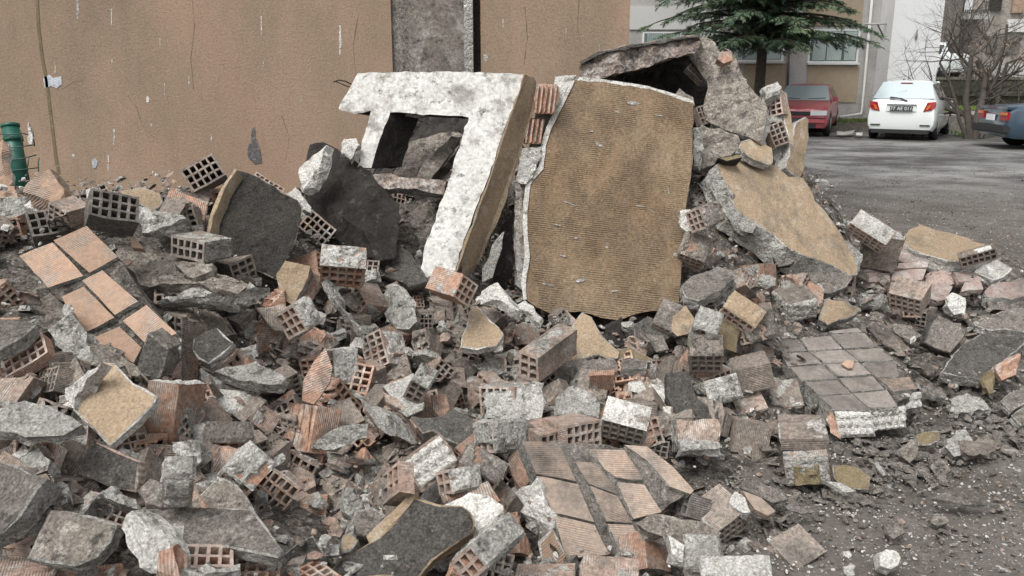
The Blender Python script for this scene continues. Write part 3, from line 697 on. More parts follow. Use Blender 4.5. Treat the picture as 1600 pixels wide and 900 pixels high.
# ================================================================ THE PIECES OF THE HEAP
FR_, MW = 'mortar', 'mortar_white'
# ---- concrete window frame
fr = empty('concrete_window_frame'); tag(fr, 'white painted concrete window frame leaning askew against the big brown slab', 'window frame')
E = (.075, .17, -.02)
fo = [(559,114,5.0),(690,112,5.0),(817,116,5.0),(819,122,5.0),(803,160,4.94),(788,200,4.88),(762,281,4.78),(725,375,4.65),(710,428,4.58),(680,440,4.56),(662,432,4.56),(657,420,4.58),(664,385,4.63),(682,335,4.7),(700,285,4.77),(722,215,4.87),(733,184,4.92),
      (700,181,4.92),(672,179,4.92),(640,177,4.92),(609,175,4.92),(601,198,4.89),(590,228,4.86),(580,262,4.84),(558,262,4.84),(566,219,4.88),(580,174,4.92),(556,178,4.93),(529,170,4.93),(543,145,4.97)]
S([p[:2] for p in fo], depths=[p[2] for p in fo], nrm='F', ext=E, m='concrete_white', ms='soot_and_shade', parent=fr, name='frame_body', rough=.005, cell=.035, jit=.0045)
S([(582,180),(607,180),(588,228),(578,262),(560,262),(568,219)], depths=[4.94,4.94,4.88,4.85,4.85,4.9], nrm='F', ext=(.15,.27,-.03), m='soot_and_shade', ms='plaster_black', parent=fr, name='inner_jamb', rough=.006, cell=.04)
S([(820,116),(838,126),(837,160),(822,212),(806,262),(790,318),(762,380),(740,425),(715,440),(712,428),(727,375),(764,281),(790,200)],
  depths=[5.0,5.12,5.1,5.05,5.0,4.93,4.85,4.78,4.66,4.58,4.65,4.78,4.88], nrm='FR', ext=(-.02,.03,0), m='render_tan', ms='render_tan', parent=fr, name='render_layer', rough=.003)
sill, _, _ = S([(577,273),(600,271),(660,279),(698,284),(694,303),(650,296),(580,290)], 'F', .10, 'brick_crumbled', 'mortar', zz=4.8, label='broken brick sill course spanning the inside of the white frame', cat='brick course', name='brick_sill', rough=.012, ret=True)
tube('steel_rebar', [P(553,134,5.02), P(540,127,5.0), P(530,125,4.97), P(521,128,4.95)], .004, 'soot_and_shade', fr, 6)
tube('steel_rebar', [P(551,137,5.02), P(540,134,4.99), P(524,127,4.96)], .003, 'soot_and_shade', fr, 6)

# black room remains seen through and left of the frame
K([(484,225),(505,222),(520,228),(562,255),(610,300),(612,370),(585,400),(540,385),(500,350),(478,320),(470,290)], 'ML', .12, 'soot_and_shade', 'smoke blackened wall slab left of the white concrete frame', ms='soot_and_shade', name='plaster_slab', cat='wall slab', zz=4.75, rough=.012, cell=.05)
K([(482,228),(497,222),(510,226),(500,262),(487,290),(470,298),(462,290),(466,262),(480,245)], 'FL', .07, 'mortar_white', 'white mortar ridge along the left edge of the black slab', zz=4.62)
K([(537,218),(556,215),(560,226),(547,250),(530,240)], 'F', .06, 'mortar_white', 'small white brick end beside the left post of the frame', zz=4.78)
B('Q', [(558,222),(598,244),(540,252)], 'k', 'black sooty brick wedged under the left post of the frame', dz=.05, cat='brick')
B('Q', [(507,226),(545,248),(493,262)], 'k', 'sooty brown brick beside the white mortar ridge', dz=.1)
K([(640,210),(700,206),(733,205),(712,240),(690,262),(640,285),(610,280),(630,240)], 'M', .1, 'plaster_rough', 'grey mortar lump seen through the top of the frame opening', zz=5.5)
S([(660,258),(705,212),(722,215),(705,240),(672,282),(652,285)], 'MR', .07, 'plaster_rough', 'brick_pink', zz=5.15, label='broken brick slab propped inside the frame opening', cat='slab', rough=.008)
S([(588,170),(760,170),(770,330),(720,420),(590,420),(560,400),(572,280)], 'F', .1, 'soot_and_shade', 'soot_and_shade', zz=6.1, label='black inner wall deep inside the window frame', cat='wall slab', name='wall_slab', rough=.02)  # near-black sheet far behind the frame opening
K([(612,315),(660,315),(690,325),(680,350),(668,385),(640,400),(606,372),(600,340)], 'M', .12, 'plaster_rough', 'crumbled grey mortar below the sill inside the frame', zz=5.2, rough=.018)
B('H', [(615,300),(648,308),(612,322)], 'p', 'dusty brick lying under the sill inside the frame', brk=2, dz=.6)
B('Q', [(650,330),(684,322),(640,356)], 'g', 'grey brick piece in the lower frame opening', brk=3, dz=.55)
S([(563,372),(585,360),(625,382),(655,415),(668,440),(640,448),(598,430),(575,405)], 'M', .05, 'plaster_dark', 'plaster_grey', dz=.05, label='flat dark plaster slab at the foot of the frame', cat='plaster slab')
S([(768,400),(785,352),(803,330),(800,420),(790,452),(770,440)], 'V', .06, 'soot_and_shade', 'soot_and_shade', zz=5.1, label='dark gap slab between the frame and the big brown slab', cat='wall slab', name='wall_slab')
S([(757,418),(768,398),(778,372),(788,362),(781,400),(770,434),(757,440)], 'FR', .03, 'mortar', 'mortar', zz=4.72, label='thin grey plaster sliver hanging off the frame render', cat='plaster sliver')

# ---- big brown slab
bp_ = empty('big_brown_slab'); tag(bp_, 'largest standing wall slab with comb marked brown render in the middle', 'wall slab')
top = [(894,123),(930,127),(987,134),(1015,139),(1050,150),(1068,158),(1083,161),(1084,190),(1083,250),(1077,290),(1070,330),(1068,380),(1064,430),(1061,474),(1040,486),(1000,489),(968,501),(940,497),(905,487),(860,490),(838,480),(819,466),(818,440),(824,400),(820,350),(820,330),(826,285),(846,262),(850,225),(858,200),(870,175)]
Zt = lambda y: 5.22 - (y - 123) / 378 * .5
S(top, depths=[Zt(p[1]) for p in top], nrm='F', ext=(.0,.035,-.008), m='render_combed', ms='mortar_white', parent=bp_, name='render_layer', rough=.003, cell=.05, jit=.007)
S([(892,119),(930,122),(987,130),(1015,135),(1050,145),(1083,157),(1084,163),(1068,161),(1050,152),(1015,142),(987,137),(930,130),(894,126)], depths=[5.215]*13, nrm='F', ext=(0,.04,-.01), m='mortar_white', ms='mortar', parent=bp_, name='broken_edge', rough=.002, jit=.003)
le = [(894,121),(898,127),(874,176),(861,202),(853,228),(849,264),(829,288),(824,330),(824,350),(828,400),(822,440),(823,468),(818,468),(814,440),(820,400),(816,350),(817,330),(822,283),(842,260),(846,224),(854,198),(867,173)]
S(le, depths=[Zt(p[1]) - .012 for p in le], nrm='F', ext=(0,.05,-.01), m='mortar_white', ms='mortar', parent=bp_, name='broken_edge', rough=.002, jit=.003)
inner = [(888,128),(987,140),(1050,156),(1078,168),(1076,300),(1064,380),(1056,470),(1000,480),(905,478),(838,470),(815,455),(806,445),(806,380),(808,290),(826,235),(838,180),(848,140)]
S(inner, depths=[Zt(p[1]) + .045 for p in inner], nrm='F', ext=(-.01,.13,-.03), m='mortar', ms='mortar', parent=bp_, name='masonry', rough=.008, cell=.06, jit=.008)
S([(868,121),(884,118),(900,118),(893,126),(875,160),(862,190),(860,160)], depths=[5.2,5.2,5.2,5.2,5.15,5.12,5.16], nrm='F', ext=(0,.05,0), m='mortar_white', ms='mortar', parent=bp_, name='mortar_edge', rough=.006)
for xa, ya, xb, yb, nr_ in ((838,131,873,178,5), (823,184,852,225,4)):
    hh = (xb - xa) / nr_; sh = -3
    S([(xa, ya), (xb, ya + 3), (xb + sh * 2, yb), (xa - 2 + sh, yb)], 'F', .05, 'brick_orange', 'brick_orange', parent=bp_, name='brick', zz=5.09, rough=.003, ext=(0,.06,0))
    for k_ in range(nr_):
        x_ = xa + hh * (k_ + .25)
        S([(x_, ya + 1 + k_ % 2 * 2), (x_ + hh * .42, ya + 2), (x_ + hh * .42 + sh * 1.6, yb - 2 - k_ % 3 * 2), (x_ + sh * 1.6, yb - 1)], 'F', .03, 'brick_orange', 'brick_orange', parent=bp_, name='brick_rib', zz=5.055, rough=.002, jit=.002, ext=(0,.05,0))
for q in ():
    B('Q', [(874,133),(838,131),(870,178)] if q == 0 else [(854,188),(824,185),(849,227)], 'o', parent=bp_, dz=-.34)
K([(815,231),(846,229),(846,245),(832,278),(822,288),(807,284)], 'F', .05, 'mortar', parent=bp_, name='mortar_joint', zz=5.0, rough=.006)
K([(803,286),(822,288),(822,330),(816,350),(822,400),(814,440),(817,462),(803,458),(800,400),(804,340)], 'F', .06, 'plaster_rough', parent=bp_, name='mortar_joint', zz=4.9, rough=.007)
K([(1083,200),(1098,196),(1100,240),(1096,262),(1084,258)], 'F', .08, 'mortar', 'grey mortar lump pressed against the right edge of the big brown slab', zz=5.2)

for sx, sy, sl_, sw, sa in ((990,161,22,5,.1),(936,226,14,4,.5),(925,205,6,2,0),(966,175,12,2,.3),(890,318,26,1.5,.35),(872,352,16,1.5,.2),(908,438,18,5,-.2),(856,445,20,2,.25),(1000,322,18,1.5,.1),(1020,330,8,1.5,.6),
                            (900,372,5,3,0),(1045,300,10,2,1.4),(880,400,14,1.5,.3),(960,455,12,2,-.1),(1056,398,9,5,.4),(1030,180,16,1.5,.1),(948,386,5,3,0)):
    ca, sn = math.cos(sa), math.sin(sa); q_ = [(-sl_/2,0),(-sl_/4,-sw/2),(sl_/4,-sw/2.5),(sl_/2,0),(sl_/5,sw/2),(-sl_/3,sw/2)]
    pz = [(sx + u*ca - v*sn, sy + u*sn + v*ca) for u, v in q_]
    S(pz, depths=[Zt(p[1]) - .006 for p in pz], nrm='F', ext=(0,.012,0), m='mortar', ms='mortar', parent=bp_, name='scuff', rough=.001, jit=.001, cell=.02)
# ---- roof-like piece on top
tp = empty('tented_wall_piece'); tag(tp, 'two wall slabs folded like a tent on top of the heap behind the brown slab', 'wall slab')
K([(907,98),(920,90),(934,83),(960,76),(987,72),(1030,64),(1066,59),(1092,56),(1096,70),(1085,84),(1060,90),(1019,103),(978,112),(945,120),(919,131),(907,117)], 'F', .5, 'brick_crumbled', parent=tp, name='brick_layer', ms='brick_pink', zz=5.45, ext=(.10,.6,.02), rough=.022, cell=.03)
S([(905,97),(934,81),(987,70),(1066,57),(1092,54),(1096,58),(1066,61),(987,75),(934,86),(908,101)], 'F', .3, 'plaster_dark', 'plaster_grey', parent=tp, name='plaster_layer', zz=5.43, ext=(.10,.62,.03), rough=.005)
S([(1092,56),(1112,62),(1144,100),(1160,118),(1175,141),(1190,155),(1198,170),(1194,200),(1187,220),(1170,214),(1144,206),(1120,196),(1104,188),(1098,168),(1106,140),(1104,126),(1090,106),(1078,90)], (-.45,-.75,.48), .14, 'plaster_rough', 'mortar_white', parent=tp, name='side_slab', zz=5.55, rough=.012, cell=.04)
B('H', [(1081,96),(1106,118),(1073,106)], 'p', parent=tp, nu=4, nv=2, L=.05, dz=-.12)
B('H', [(1087,168),(1105,162),(1098,195)], 'p', parent=tp, nu=3, nv=3, L=.06, dz=-.05)
for a in ([(909,103),(921,98),(911,112)], [(950,92),(966,88),(952,104)], [(984,96),(996,92),(985,107)], [(1122,88),(1134,80),(1126,97)], [(1000,78),(1015,76),(1002,90)]):
    B('H', a, 'p', parent=tp, nu=3, nv=2, L=.05, dz=-.10 if a[0][0] < 1100 else .0)
K([(1131,76),(1150,86),(1160,104),(1175,112),(1190,135),(1197,165),(1180,150),(1160,118),(1144,100)], 'F', .1, 'brick_crumbled', parent=tp, name='mortar_ridge', zz=5.62, rough=.02)
S([(1126,81),(1141,80),(1145,93),(1131,99),(1121,92)], 'F', .06, 'brick_orange', 'brick_orange', parent=tp, name='brick', zz=5.5, rough=.003)
S([(912,120),(1092,70),(1115,110),(1110,220),(925,225)], 'V', .15, 'soot_and_shade', 'soot_and_shade', zz=6.15, label='sooty black slab added as shade in the hollow under the tented slabs', cat='wall slab', name='wall_slab', rough=.02)  # added backing slab, its sooty black stands in for the hollow's shade
K([(905,118),(925,128),(990,150),(995,200),(900,200),(890,140)], 'F', .2, 'soot_and_shade', 'masonry painted black as shade behind the top edge of the brown slab', zz=5.9, rough=.02)  # black colour stands in for shade behind the slab's top edge
S([(1048,152),(1062,137),(1083,152),(1086,166),(1070,162)], 'M', .04, 'plaster_grey', 'plaster_grey', zz=5.45, label='small grey slab corner lying in the dark hollow', cat='plaster slab')
rc = empty('leaning_brick_pier'); tag(rc, 'leaning pier of two hollow bricks with tan render right of the tented slabs', 'wall piece')
B('H', [(1217,143),(1224,177),(1190,151)], 'p', parent=rc, nu=4, nv=3, L=.07, dz=-.1)
B('H', [(1221,188),(1235,221),(1199,197)], 'p', parent=rc, nu=4, nv=3, L=.07, dz=-.1)
K([(1192,134),(1214,128),(1222,136),(1219,143),(1198,150)], 'M', .1, MW, parent=rc, name='mortar_joint', zz=5.55)
K([(1198,180),(1222,177),(1222,188),(1200,194)], 'F', .1, 'mortar', parent=rc, name='mortar_joint', zz=5.6)
S([(1218,138),(1230,146),(1240,200),(1241,226),(1234,224),(1226,182),(1219,150)], 'FR', .12, 'render_tan', MW, parent=rc, name='render_layer', zz=5.62)
S([(1234,224),(1244,192),(1258,182),(1264,186),(1262,225),(1256,268),(1250,278),(1238,272),(1228,262)], 'FR', .1, 'render_tan', MW, zz=5.6, label='upright tan slab fragment with white broken edge by the red car', cat='wall slab', rough=.006)
K([(1208,232),(1230,225),(1240,225),(1238,250),(1228,268),(1212,258)], 'F', .1, MW, 'white mortar lump under the leaning brick pier', zz=5.6)
K([(1084,197),(1100,192),(1128,200),(1153,212),(1158,236),(1135,252),(1112,259),(1100,262),(1085,258)], 'F', .12, 'plaster_rough', 'pale mortar block between the brown slab and the tented slabs', zz=5.35, ms='mortar', rough=.014)
B('Q', [(1136,226),(1153,224),(1136,240)], 'o', 'tiny orange brick bit set in the pale mortar block', nu=3, nv=2, L=.1, dz=-.1)
S([(1122,246),(1155,240),(1160,246),(1135,252)], 'F', .2, 'render_olive', 'soot_and_shade', zz=5.2, label='narrow olive render edge above the tilted tan slab', cat='render strip')
S([(1159,220),(1172,216),(1190,222),(1206,231),(1209,252),(1204,258),(1180,250),(1164,240),(1155,232)], 'MR', .05, 'render_tan', 'mortar', zz=5.35, label='small tan render fragment on top of the tilted tan slab', cat='render fragment')

# ---- tilted tan slab at the right
S([(1118,257),(1140,251),(1169,249),(1207,256),(1222,266),(1233,275),(1255,277),(1265,292),(1274,313),(1288,328),(1300,343),(1312,361),(1324,384),(1338,410),(1341,428),(1330,432),(1319,425),(1300,414),(1276,405),(1255,399),(1233,388),(1206,365),(1180,350),(1150,328),(1139,298)],
  (.38,-.62,.68), .16, 'render_tan', 'mortar', label='big tilted slab faced with tan render right of the brown slab', cat='wall slab', name='tan_slab', rough=.005, ext=(-.09,.05,-.13), dz=-.02)
K([(1107,262),(1118,258),(1140,298),(1153,330),(1182,352),(1176,364),(1150,362),(1130,330),(1112,300)], 'FL', .08, 'mortar', 'grey mortar core along the left edge of the tilted tan slab', zz=5.12, rough=.015)
S([(1226,424),(1243,400),(1285,412),(1332,434),(1322,448),(1298,458),(1262,462)], 'M', .12, 'plaster_grey', 'mortar', label='grey brown slab tucked under the foot of the tilted tan slab', cat='plaster slab', dz=.0)
K([(1244,428),(1268,452),(1262,464),(1240,450),(1226,430)], 'F', .08, 'brick_orange', 'orange broken brick end under the grey brown slab', dz=-.06, cat='brick fragment', name='brick_fragment')
S([(1180,352),(1206,366),(1232,390),(1250,402),(1236,415),(1215,418),(1196,380)], 'F', .06, 'plaster_grey', 'soot_and_shade', dz=.1, label='dark underside piece below the tilted tan slab', cat='plaster slab')
B('H', [(1103,324),(1118,307),(1075,311)], 'p', 'small pink brick with lattice end up between the two big slabs', nu=4, nv=4, L=.12, dz=-.05)
K([(1090,325),(1122,312),(1132,330),(1126,350),(1100,352),(1092,340)], 'M', .08, 'plaster_grey', 'grey lump carrying the small pink lattice brick', dz=.05)
B('H', [(1193,380),(1156,405),(1180,358)], 'p', 'pale hollow brick tilted under the left edge of the tan slab', mort=[('a-', (0,1,0,1), dict(mt=MW))], dz=-.05)
B('Q', [(1112,374),(1150,400),(1102,402)], 'o', 'broken tan brown brick showing open ribs near the brown slab', opn=.03, dz=-.1)
K([(1068,372),(1092,362),(1115,372),(1106,398),(1080,410),(1066,400)], 'M', .1, 'plaster_rough', 'rough grey mortar lump beside the right edge of the brown slab', dz=-.05)
K([(1063,330),(1080,322),(1094,340),(1096,356),(1072,362),(1063,352)], 'F', .08, MW, 'white mortar bit clinging near the brown slab edge', dz=-.1)
S([(1064,446),(1083,429),(1122,416),(1151,424),(1148,436),(1120,455),(1093,470),(1071,464)], 'U', .07, 'plaster_grey', 'mortar', label='long pale grey slab lying right of the brown slab foot', cat='plaster slab', dz=-.12)
K([(1094,472),(1130,452),(1155,440),(1150,458),(1120,480),(1100,486)], 'F', .08, 'mortar', 'rough mortar underside below the long pale slab', dz=.0)
B('Q', [(1154,415),(1193,412),(1156,460)], 'o', 'upright brick with grey mortar band and orange edges', dz=-.12, mort=[('f', (.15,.8,0,1), dict(t=.006, thr=-.6))])
K([(1190,412),(1215,420),(1230,440),(1212,452),(1190,458)], 'M', .1, 'plaster_grey', 'grey lump between the upright brick and the tan slab foot', dz=.05)
B('Q', [(1232,475),(1210,451),(1275,465),(1232,505)], 'g', 'flat grey brick on a thick mortar bed near the heap middle', dz=-.1, mort=[('b-', (0,1,0,1), dict(mt='mortar', t=.03, thr=-1)), ('a-', (0,1,0,1), dict(mt='mortar', t=.035, thr=-1))])
S([(1290,466),(1320,470),(1346,481),(1336,492),(1311,499),(1293,507),(1280,498)], 'M', .06, 'render_tan', 'mortar', dz=-.15, label='small tan render chunk right of the mortar bedded brick', cat='render fragment')
B('H', [(1305,462),(1320,447),(1320,474)], 'p', 'small pale lattice brick end beside the tan chunk', nu=3, nv=3, dz=-.1)
S([(1130,485),(1160,503),(1151,552),(1112,541)], 'F', .09, 'render_olive', 'plaster_dark', dz=-.12, label='upright olive tan block standing in the middle right', cat='render block', name='render_block', ext=(.05,.07,-.02))
K([(1137,468),(1170,465),(1192,480),(1187,503),(1162,508),(1158,498),(1132,482)], 'M', .09, 'render_tan', 'tan topped mortar chunk behind the upright olive block', ms=MW, dz=-.02)
K([(1192,482),(1215,500),(1222,525),(1195,532),(1160,525),(1162,505),(1187,503)], 'M', .08, 'plaster_grey', 'grey lump right of the upright olive block', dz=.0)
S([(1051,494),(1072,476),(1084,496),(1080,520),(1058,526),(1050,518)], 'F', .08, 'render_tan', 'mortar', dz=-.1, label='tan faced chunk right below the brown slab corner', cat='render fragment', rough=.008)
K([(1026,488),(1050,480),(1072,476),(1052,494),(1050,522),(1044,525),(1028,505)], 'M', .08, 'plaster_grey', 'grey green mortar half beside the tan faced chunk', dz=-.05)
S([(990,508),(1012,494),(1030,502),(1046,528),(1015,536),(992,530)], 'M', .05, 'plaster_dark', 'plaster_grey', dz=.0, label='dark small slab below the brown slab bottom edge', cat='plaster slab')
B('N', [(975,496),(988,494),(972,545)], 'g', 'narrow upright grey brick under the brown slab bottom edge', dz=.1)
K([(942,508),(972,496),(976,540),(958,548),(945,530)], 'F', .1, 'soot_and_shade', 'black lump under the brown slab bottom edge', dz=.2)  # near-black lump set back under the slab edge
S([(1005,520),(1035,524),(1045,545),(1026,550)], 'M', .02, 'plaster_grey', 'mortar', dz=-.1, label='thin light shard under the dark small slab', cat='plaster sliver')
K([(1078,520),(1108,520),(1130,552),(1098,562),(1076,548)], 'U', .08, 'plaster_grey', 'rounded grey lump left of the upright olive block', dz=-.02)
K([(1086,500),(1112,480),(1130,488),(1118,530),(1090,520)], 'M', .08, 'mortar', 'crumbly mortar left of the upright olive block', dz=.02)
B('H', [(1098,555),(1137,553),(1099,578)], 'g', 'low brick with a row of holes under the olive block', nu=5, nv=2, dz=.02)
B('Q', [(1095,596),(1084,577),(1146,584)], 'g', 'first of two flat grey tiles in a row below the olive block', dz=-.06, mort=[('b-', (0,1,0,1), dict(t=.02, thr=-1))])
B('Q', [(1147,579),(1139,560),(1201,566)], 'g', 'second flat grey tile with mortar studs beneath', dz=-.06, mort=[('b-', (0,1,0,1), dict(style='stud', t=.02, thr=-1, mt='mortar'))])
K([(1090,598),(1150,582),(1160,600),(1158,622),(1110,632),(1095,615)], 'M', .1, 'mortar', 'grey green mortar mass under the two flat tiles', dz=.0)
S([(1040,582),(1075,579),(1090,622),(1122,642),(1122,656),(1058,652),(1042,620)], 'M', .06, 'plaster_dark', 'plaster_dark', dz=-.02, label='large dark grey slab leaning right of centre', cat='plaster slab')
K([(1058,656),(1120,654),(1127,686),(1118,708),(1058,702)], 'F', .12, 'brick_pink', 'layered reddish brick lump under the dark grey slab', ms='mortar', dz=-.03, name='brick_fragment', cat='brick fragment')
K([(1060,686),(1124,688),(1126,710),(1062,712)], 'F', .1, 'mortar', 'grey mortar foot of the layered reddish brick lump', dz=-.06)

# ---- tan triangles
S([(899,500),(910,487),(925,495),(932,510),(942,525),(956,538),(968,550),(966,560),(950,560),(935,554),(920,558),(898,566),(862,566),(846,560),(858,547),(885,520)], 'M', .045, 'render_tan', 'mortar', dz=-.12, label='tan triangular render slab in front of the brown slab', cat='render slab', name='tan_slab')
S([(735,480),(746,478),(787,522),(775,541),(745,546),(719,542),(722,525)], 'M', .05, 'render_tan', MW, dz=-.22, label='tan triangular fragment left of the leaning narrow brick', cat='render fragment')
B('Q', [(751,474),(792,484),(745,470-8)], 'p', 'pale whitish brick behind the tan triangular fragment', dz=-.05, pre='u', mort=[('f', (0,1,0,1), dict(mt=MW, t=.006, thr=-.5))])
B('H', [(806,517),(767,492),(800,533)], 'o', 'orange lattice brick edge beside the tan triangular fragment', nu=5, nv=3, dz=-.15)
B('Q', [(816,505),(843,508),(817,537)], 'p', 'brown grooved brick with pale mortar top', dz=-.12, mort=[('b-', (0,1,0,1), dict(mt=MW, t=.012, thr=-.8))])
K([(750,447),(772,439),(795,455),(815,472),(810,486),(790,474),(765,463),(748,462)], 'U', .06, MW, 'curved white plaster block left of the brown slab foot', dz=-.15, rough=.006)
K([(812,468),(822,466),(852,500),(848,508),(838,500)], 'MR', .06, MW, 'slim white plaster bar touching the brown slab foot', dz=-.2, rough=.005)
B('N', [(812,548),(842,558),(873,504)], 'p', 'narrow brick leaning up to the right in front of the brown slab', dz=-.05, nv=2, nu=3, L=.29, mort=[('f', (.1,.9,.1,1), dict(mt='mortar', t=.005, thr=-.2))])
B('H', [(870,492),(882,516),(882,480)], 'g', 'small brick end with two holes at the top of the leaning brick', nu=3, nv=2, L=.08, dz=-.3)
K([(846,560),(900,562),(960,562),(968,575),(900,585),(830,580)], 'U', .07, 'plaster_grey', 'long grey ledge under the tan triangular slab', dz=.0)
K([(760,545),(830,552),(880,572),(840,585),(770,590),(740,570)], 'U', .06, 'mortar', 'crumbling grey green mortar spread left of centre', dz=.02, rough=.018)
S([(958,548),(985,542),(1018,560),(1016,566),(970,560)], 'U', .05, 'render_olive', 'mortar', dz=-.05, label='olive rounded fragment above the square holed brick', cat='render fragment')

# ---- bricks in the middle
B('H', [(1066,555),(1035,565),(1071,578),(1047,541)], 'g', 'grey topped brick with two rows of holes right of centre', nu=4, nv=2, dz=-.05)
B('H', [(1034,562),(1039,600),(1010,561)], 'p', 'brick standing on end with pale dripped holes near the centre', nu=5, nv=3, dz=-.12, mort=[('f', (.2,.9,.3,.9), dict(mt=MW, t=.004, thr=.15))])
S([(972,560),(1012,562),(1010,575),(970,577)], 'U', .1, 'plaster_grey', 'mortar', dz=-.05, label='grey mortar cap left of the brick standing on end', cat='mortar chunk', name='mortar_chunk')
B('H', [(960,584),(999,583),(960,617)], 'o', 'square on brick with fifteen orange holes near the centre', dz=-.15)
K([(922,592),(922,585),(960,586),(959,617),(950,622),(938,617),(924,605)], 'F', .1, MW, 'white plaster block left of the fifteen holed brick', dz=-.17, rough=.005)
S([(921,577),(960,577),(960,586),(921,587)], 'U', .1, 'brick_orange', 'brick_orange', dz=-.16, label='thin orange strip on top of the white plaster block', cat='brick strip', name='brick_fragment')
B('H', [(919,587),(899,587),(918,604)], 'g', 'dark little brick end left of the white plaster block', nu=3, nv=2, dz=-.1)
K([(870,612),(890,604),(912,604),(940,620),(936,652),(900,650),(866,648)], 'M', .1, 'mortar', 'rounded grey mortar slab with a curved groove at the centre', dz=-.1, rough=.006)
K([(840,585),(880,570),(900,585),(898,605),(868,612),(848,600)], 'M', .08, 'plaster_rough', 'pale greenish lump above the rounded mortar slab', dz=.0)
B('H', [(802,604),(750,602),(804,652),(832,594)], 'p', 'large brick with a thick white mortar face left of centre', dz=-.12)
K([(757,616),(776,612),(800,606),(832,596),(850,598),(847,640),(846,652),(800,658),(757,652)], 'F', .05, MW, 'white lumpy mortar block stuck on the large centre brick', dz=-.19, rough=.012)
B('N', [(848,600),(870,594),(850,634)], 'p', 'brown brick side right of the white lumpy mortar block', dz=.0)
K([(760,660),(800,655),(826,652),(808,670),(792,706),(775,708),(762,690)], 'M', .1, 'mortar', 'smooth pale grey block left of the paired bricks', dz=-.05, rough=.006)
B('H', [(901,673),(841,681),(903,712),(862,652)], 'p', 'front one of the two paired bricks with orange holes', dz=-.24)
B('H', [(941,657),(883,667),(942,702),(900,645)], 'p', 'rear one of the two paired bricks with orange holes', dz=-.12)
K([(947,627),(965,622),(987,625),(1010,640),(1014,660),(1005,677),(970,670),(940,655)], 'M', .09, MW, 'white mortar covered brick lump right of the paired bricks', dz=-.12, rough=.010)
B('Q', [(1015,632),(1051,636),(1005,677)], 'p', 'brick with a smooth white face next to the white lump', dz=-.1, mort=[('f', (0,1,0,1), dict(mt=MW, t=.008, thr=-1))])
B('H', [(1047,690),(997,679),(1041,717)], 'k', 'dark holed brick end below the smooth white face', dz=-.12)
S([(941,660),(1000,680),(996,695),(945,682)], 'F', .1, 'brick_grey', 'soot_and_shade', dz=-.0, label='dark brick side under the white mortar lump', cat='brick strip', name='brick_fragment')

# ---- small bricks and lumps in the left centre
B('H', [(594,515),(609,566),(560,530),(632,522)], 'p', 'clean pinkish brick with fifteen square holes left of centre', dz=-.27, mort=[('b-', (0,1,0,1), dict(mt=MW, t=.008, thr=.1))])
B('H', [(547,441),(576,479),(531,459),(588,453)], 'p', 'mortar crusted brick with diagonal rows of holes', dz=-.22, mort=[('a+', (0,1,0,1), dict(mt='mortar', t=.010, thr=.05))])
B('H', [(521,411),(549,441),(510,424),(562,424)], 'g', 'grey crusted brick just above the diagonal holed brick', dz=-.08, brk=4, mort=[('a-', (0,1,0,1), dict(mt='mortar', t=.02, thr=-.5)), ('b-', (0,1,0,1), dict(mt='mortar', t=.008, thr=0))])
K([(505,425),(520,455),(540,500),(556,510),(552,528),(528,505),(512,470),(500,440)], 'FL', .06, 'mortar', 'white grey mortar strip along the lower left of the holed bricks', dz=-.15)
K([(499,420),(503,395),(512,379),(540,381),(570,394),(573,402),(565,422),(540,415),(518,410)], 'M', .1, 'mortar', 'pale grey brick block on top of the middle left cluster', dz=-.12, rough=.006)
S([(432,428),(446,407),(485,417),(480,436),(466,462),(459,477),(438,466)], 'F', .09, 'render_tan', 'mortar', dz=-.1, label='tan faced rubble chunk right of the black slab foot', cat='render fragment', rough=.009)
K([(486,420),(505,424),(506,440),(484,470),(466,478),(478,440)], 'FR', .08, 'brick_pink', 'brown broken side behind the tan faced rubble chunk', name='brick_fragment', cat='brick fragment', dz=-.05)
K([(456,482),(476,464),(492,475),(500,498),(490,512),(470,508)], 'M', .07, 'mortar', 'grey lump right below the tan faced chunk', dz=-.12)
K([(578,450),(600,442),(630,447),(648,470),(652,500),(640,512),(618,514),(604,490)], 'M', .12, 'mortar', 'big pale mortar mass right of the crusted bricks', ms='mortar', dz=-.05, rough=.016)
B('H', [(711,461),(721,426),(735,483),(668,440)], 'o', 'brick with bright lattice end and tan mortar top near the frame foot', nu=3, nv=3, dz=-.2, mort=[('a+', (0,1,0,1), dict(mt='render_tan', t=.01, thr=-.6)), ('b-', (0,1,0,1), dict(mt='mortar', t=.01, thr=.05))])
B('H', [(645,462),(661,462),(648,480)], 'o', 'small orange holed shard below the pale mortar mass', nu=3, nv=3, L=.06, dz=-.1)
B('H', [(655,491),(677,491),(655,520),(650,484)], 'g', 'upright grey brick with a white rim left of the tan triangle', nu=3, nv=4, dz=-.15, mort=[('a+', (0,1,0,1), dict(mt=MW, t=.01, thr=-.8))])
B('H', [(693,491),(726,496),(696,528),(682,489)], 'g', 'grey brick with white side just left of the tan triangle', nu=5, nv=4, dz=-.15, mort=[('a-', (0,1,0,1), dict(mt=MW, t=.01, thr=-.8))])
B('Q', [(444,513),(507,516),(441,571)], 'o', 'orange grey square brick face with mortar smears', dz=-.15, mort=[('f', (0,1,.3,1), dict(mt='mortar', t=.005, thr=.08))])
S([(508,544),(514,560),(519,575),(515,597),(500,620),(490,632),(472,626),(474,595),(490,565)], 'F', .016, 'brick_orange', 'brick_orange', dz=-.24, label='thin pointed terracotta plate standing left of the white block', cat='brick plate', name='brick_fragment', rough=.002)
K([(514,546),(530,548),(546,560),(560,585),(566,598),(540,600),(518,600),(518,575)], 'M', .1, MW, 'bright white mortar block right of the terracotta plate', dz=-.14, rough=.014)
B('Q', [(369,525),(427,545),(397,481)], 'g', 'brown brick with long ribs near the left edge of the centre', opn=.006, dz=-.1)
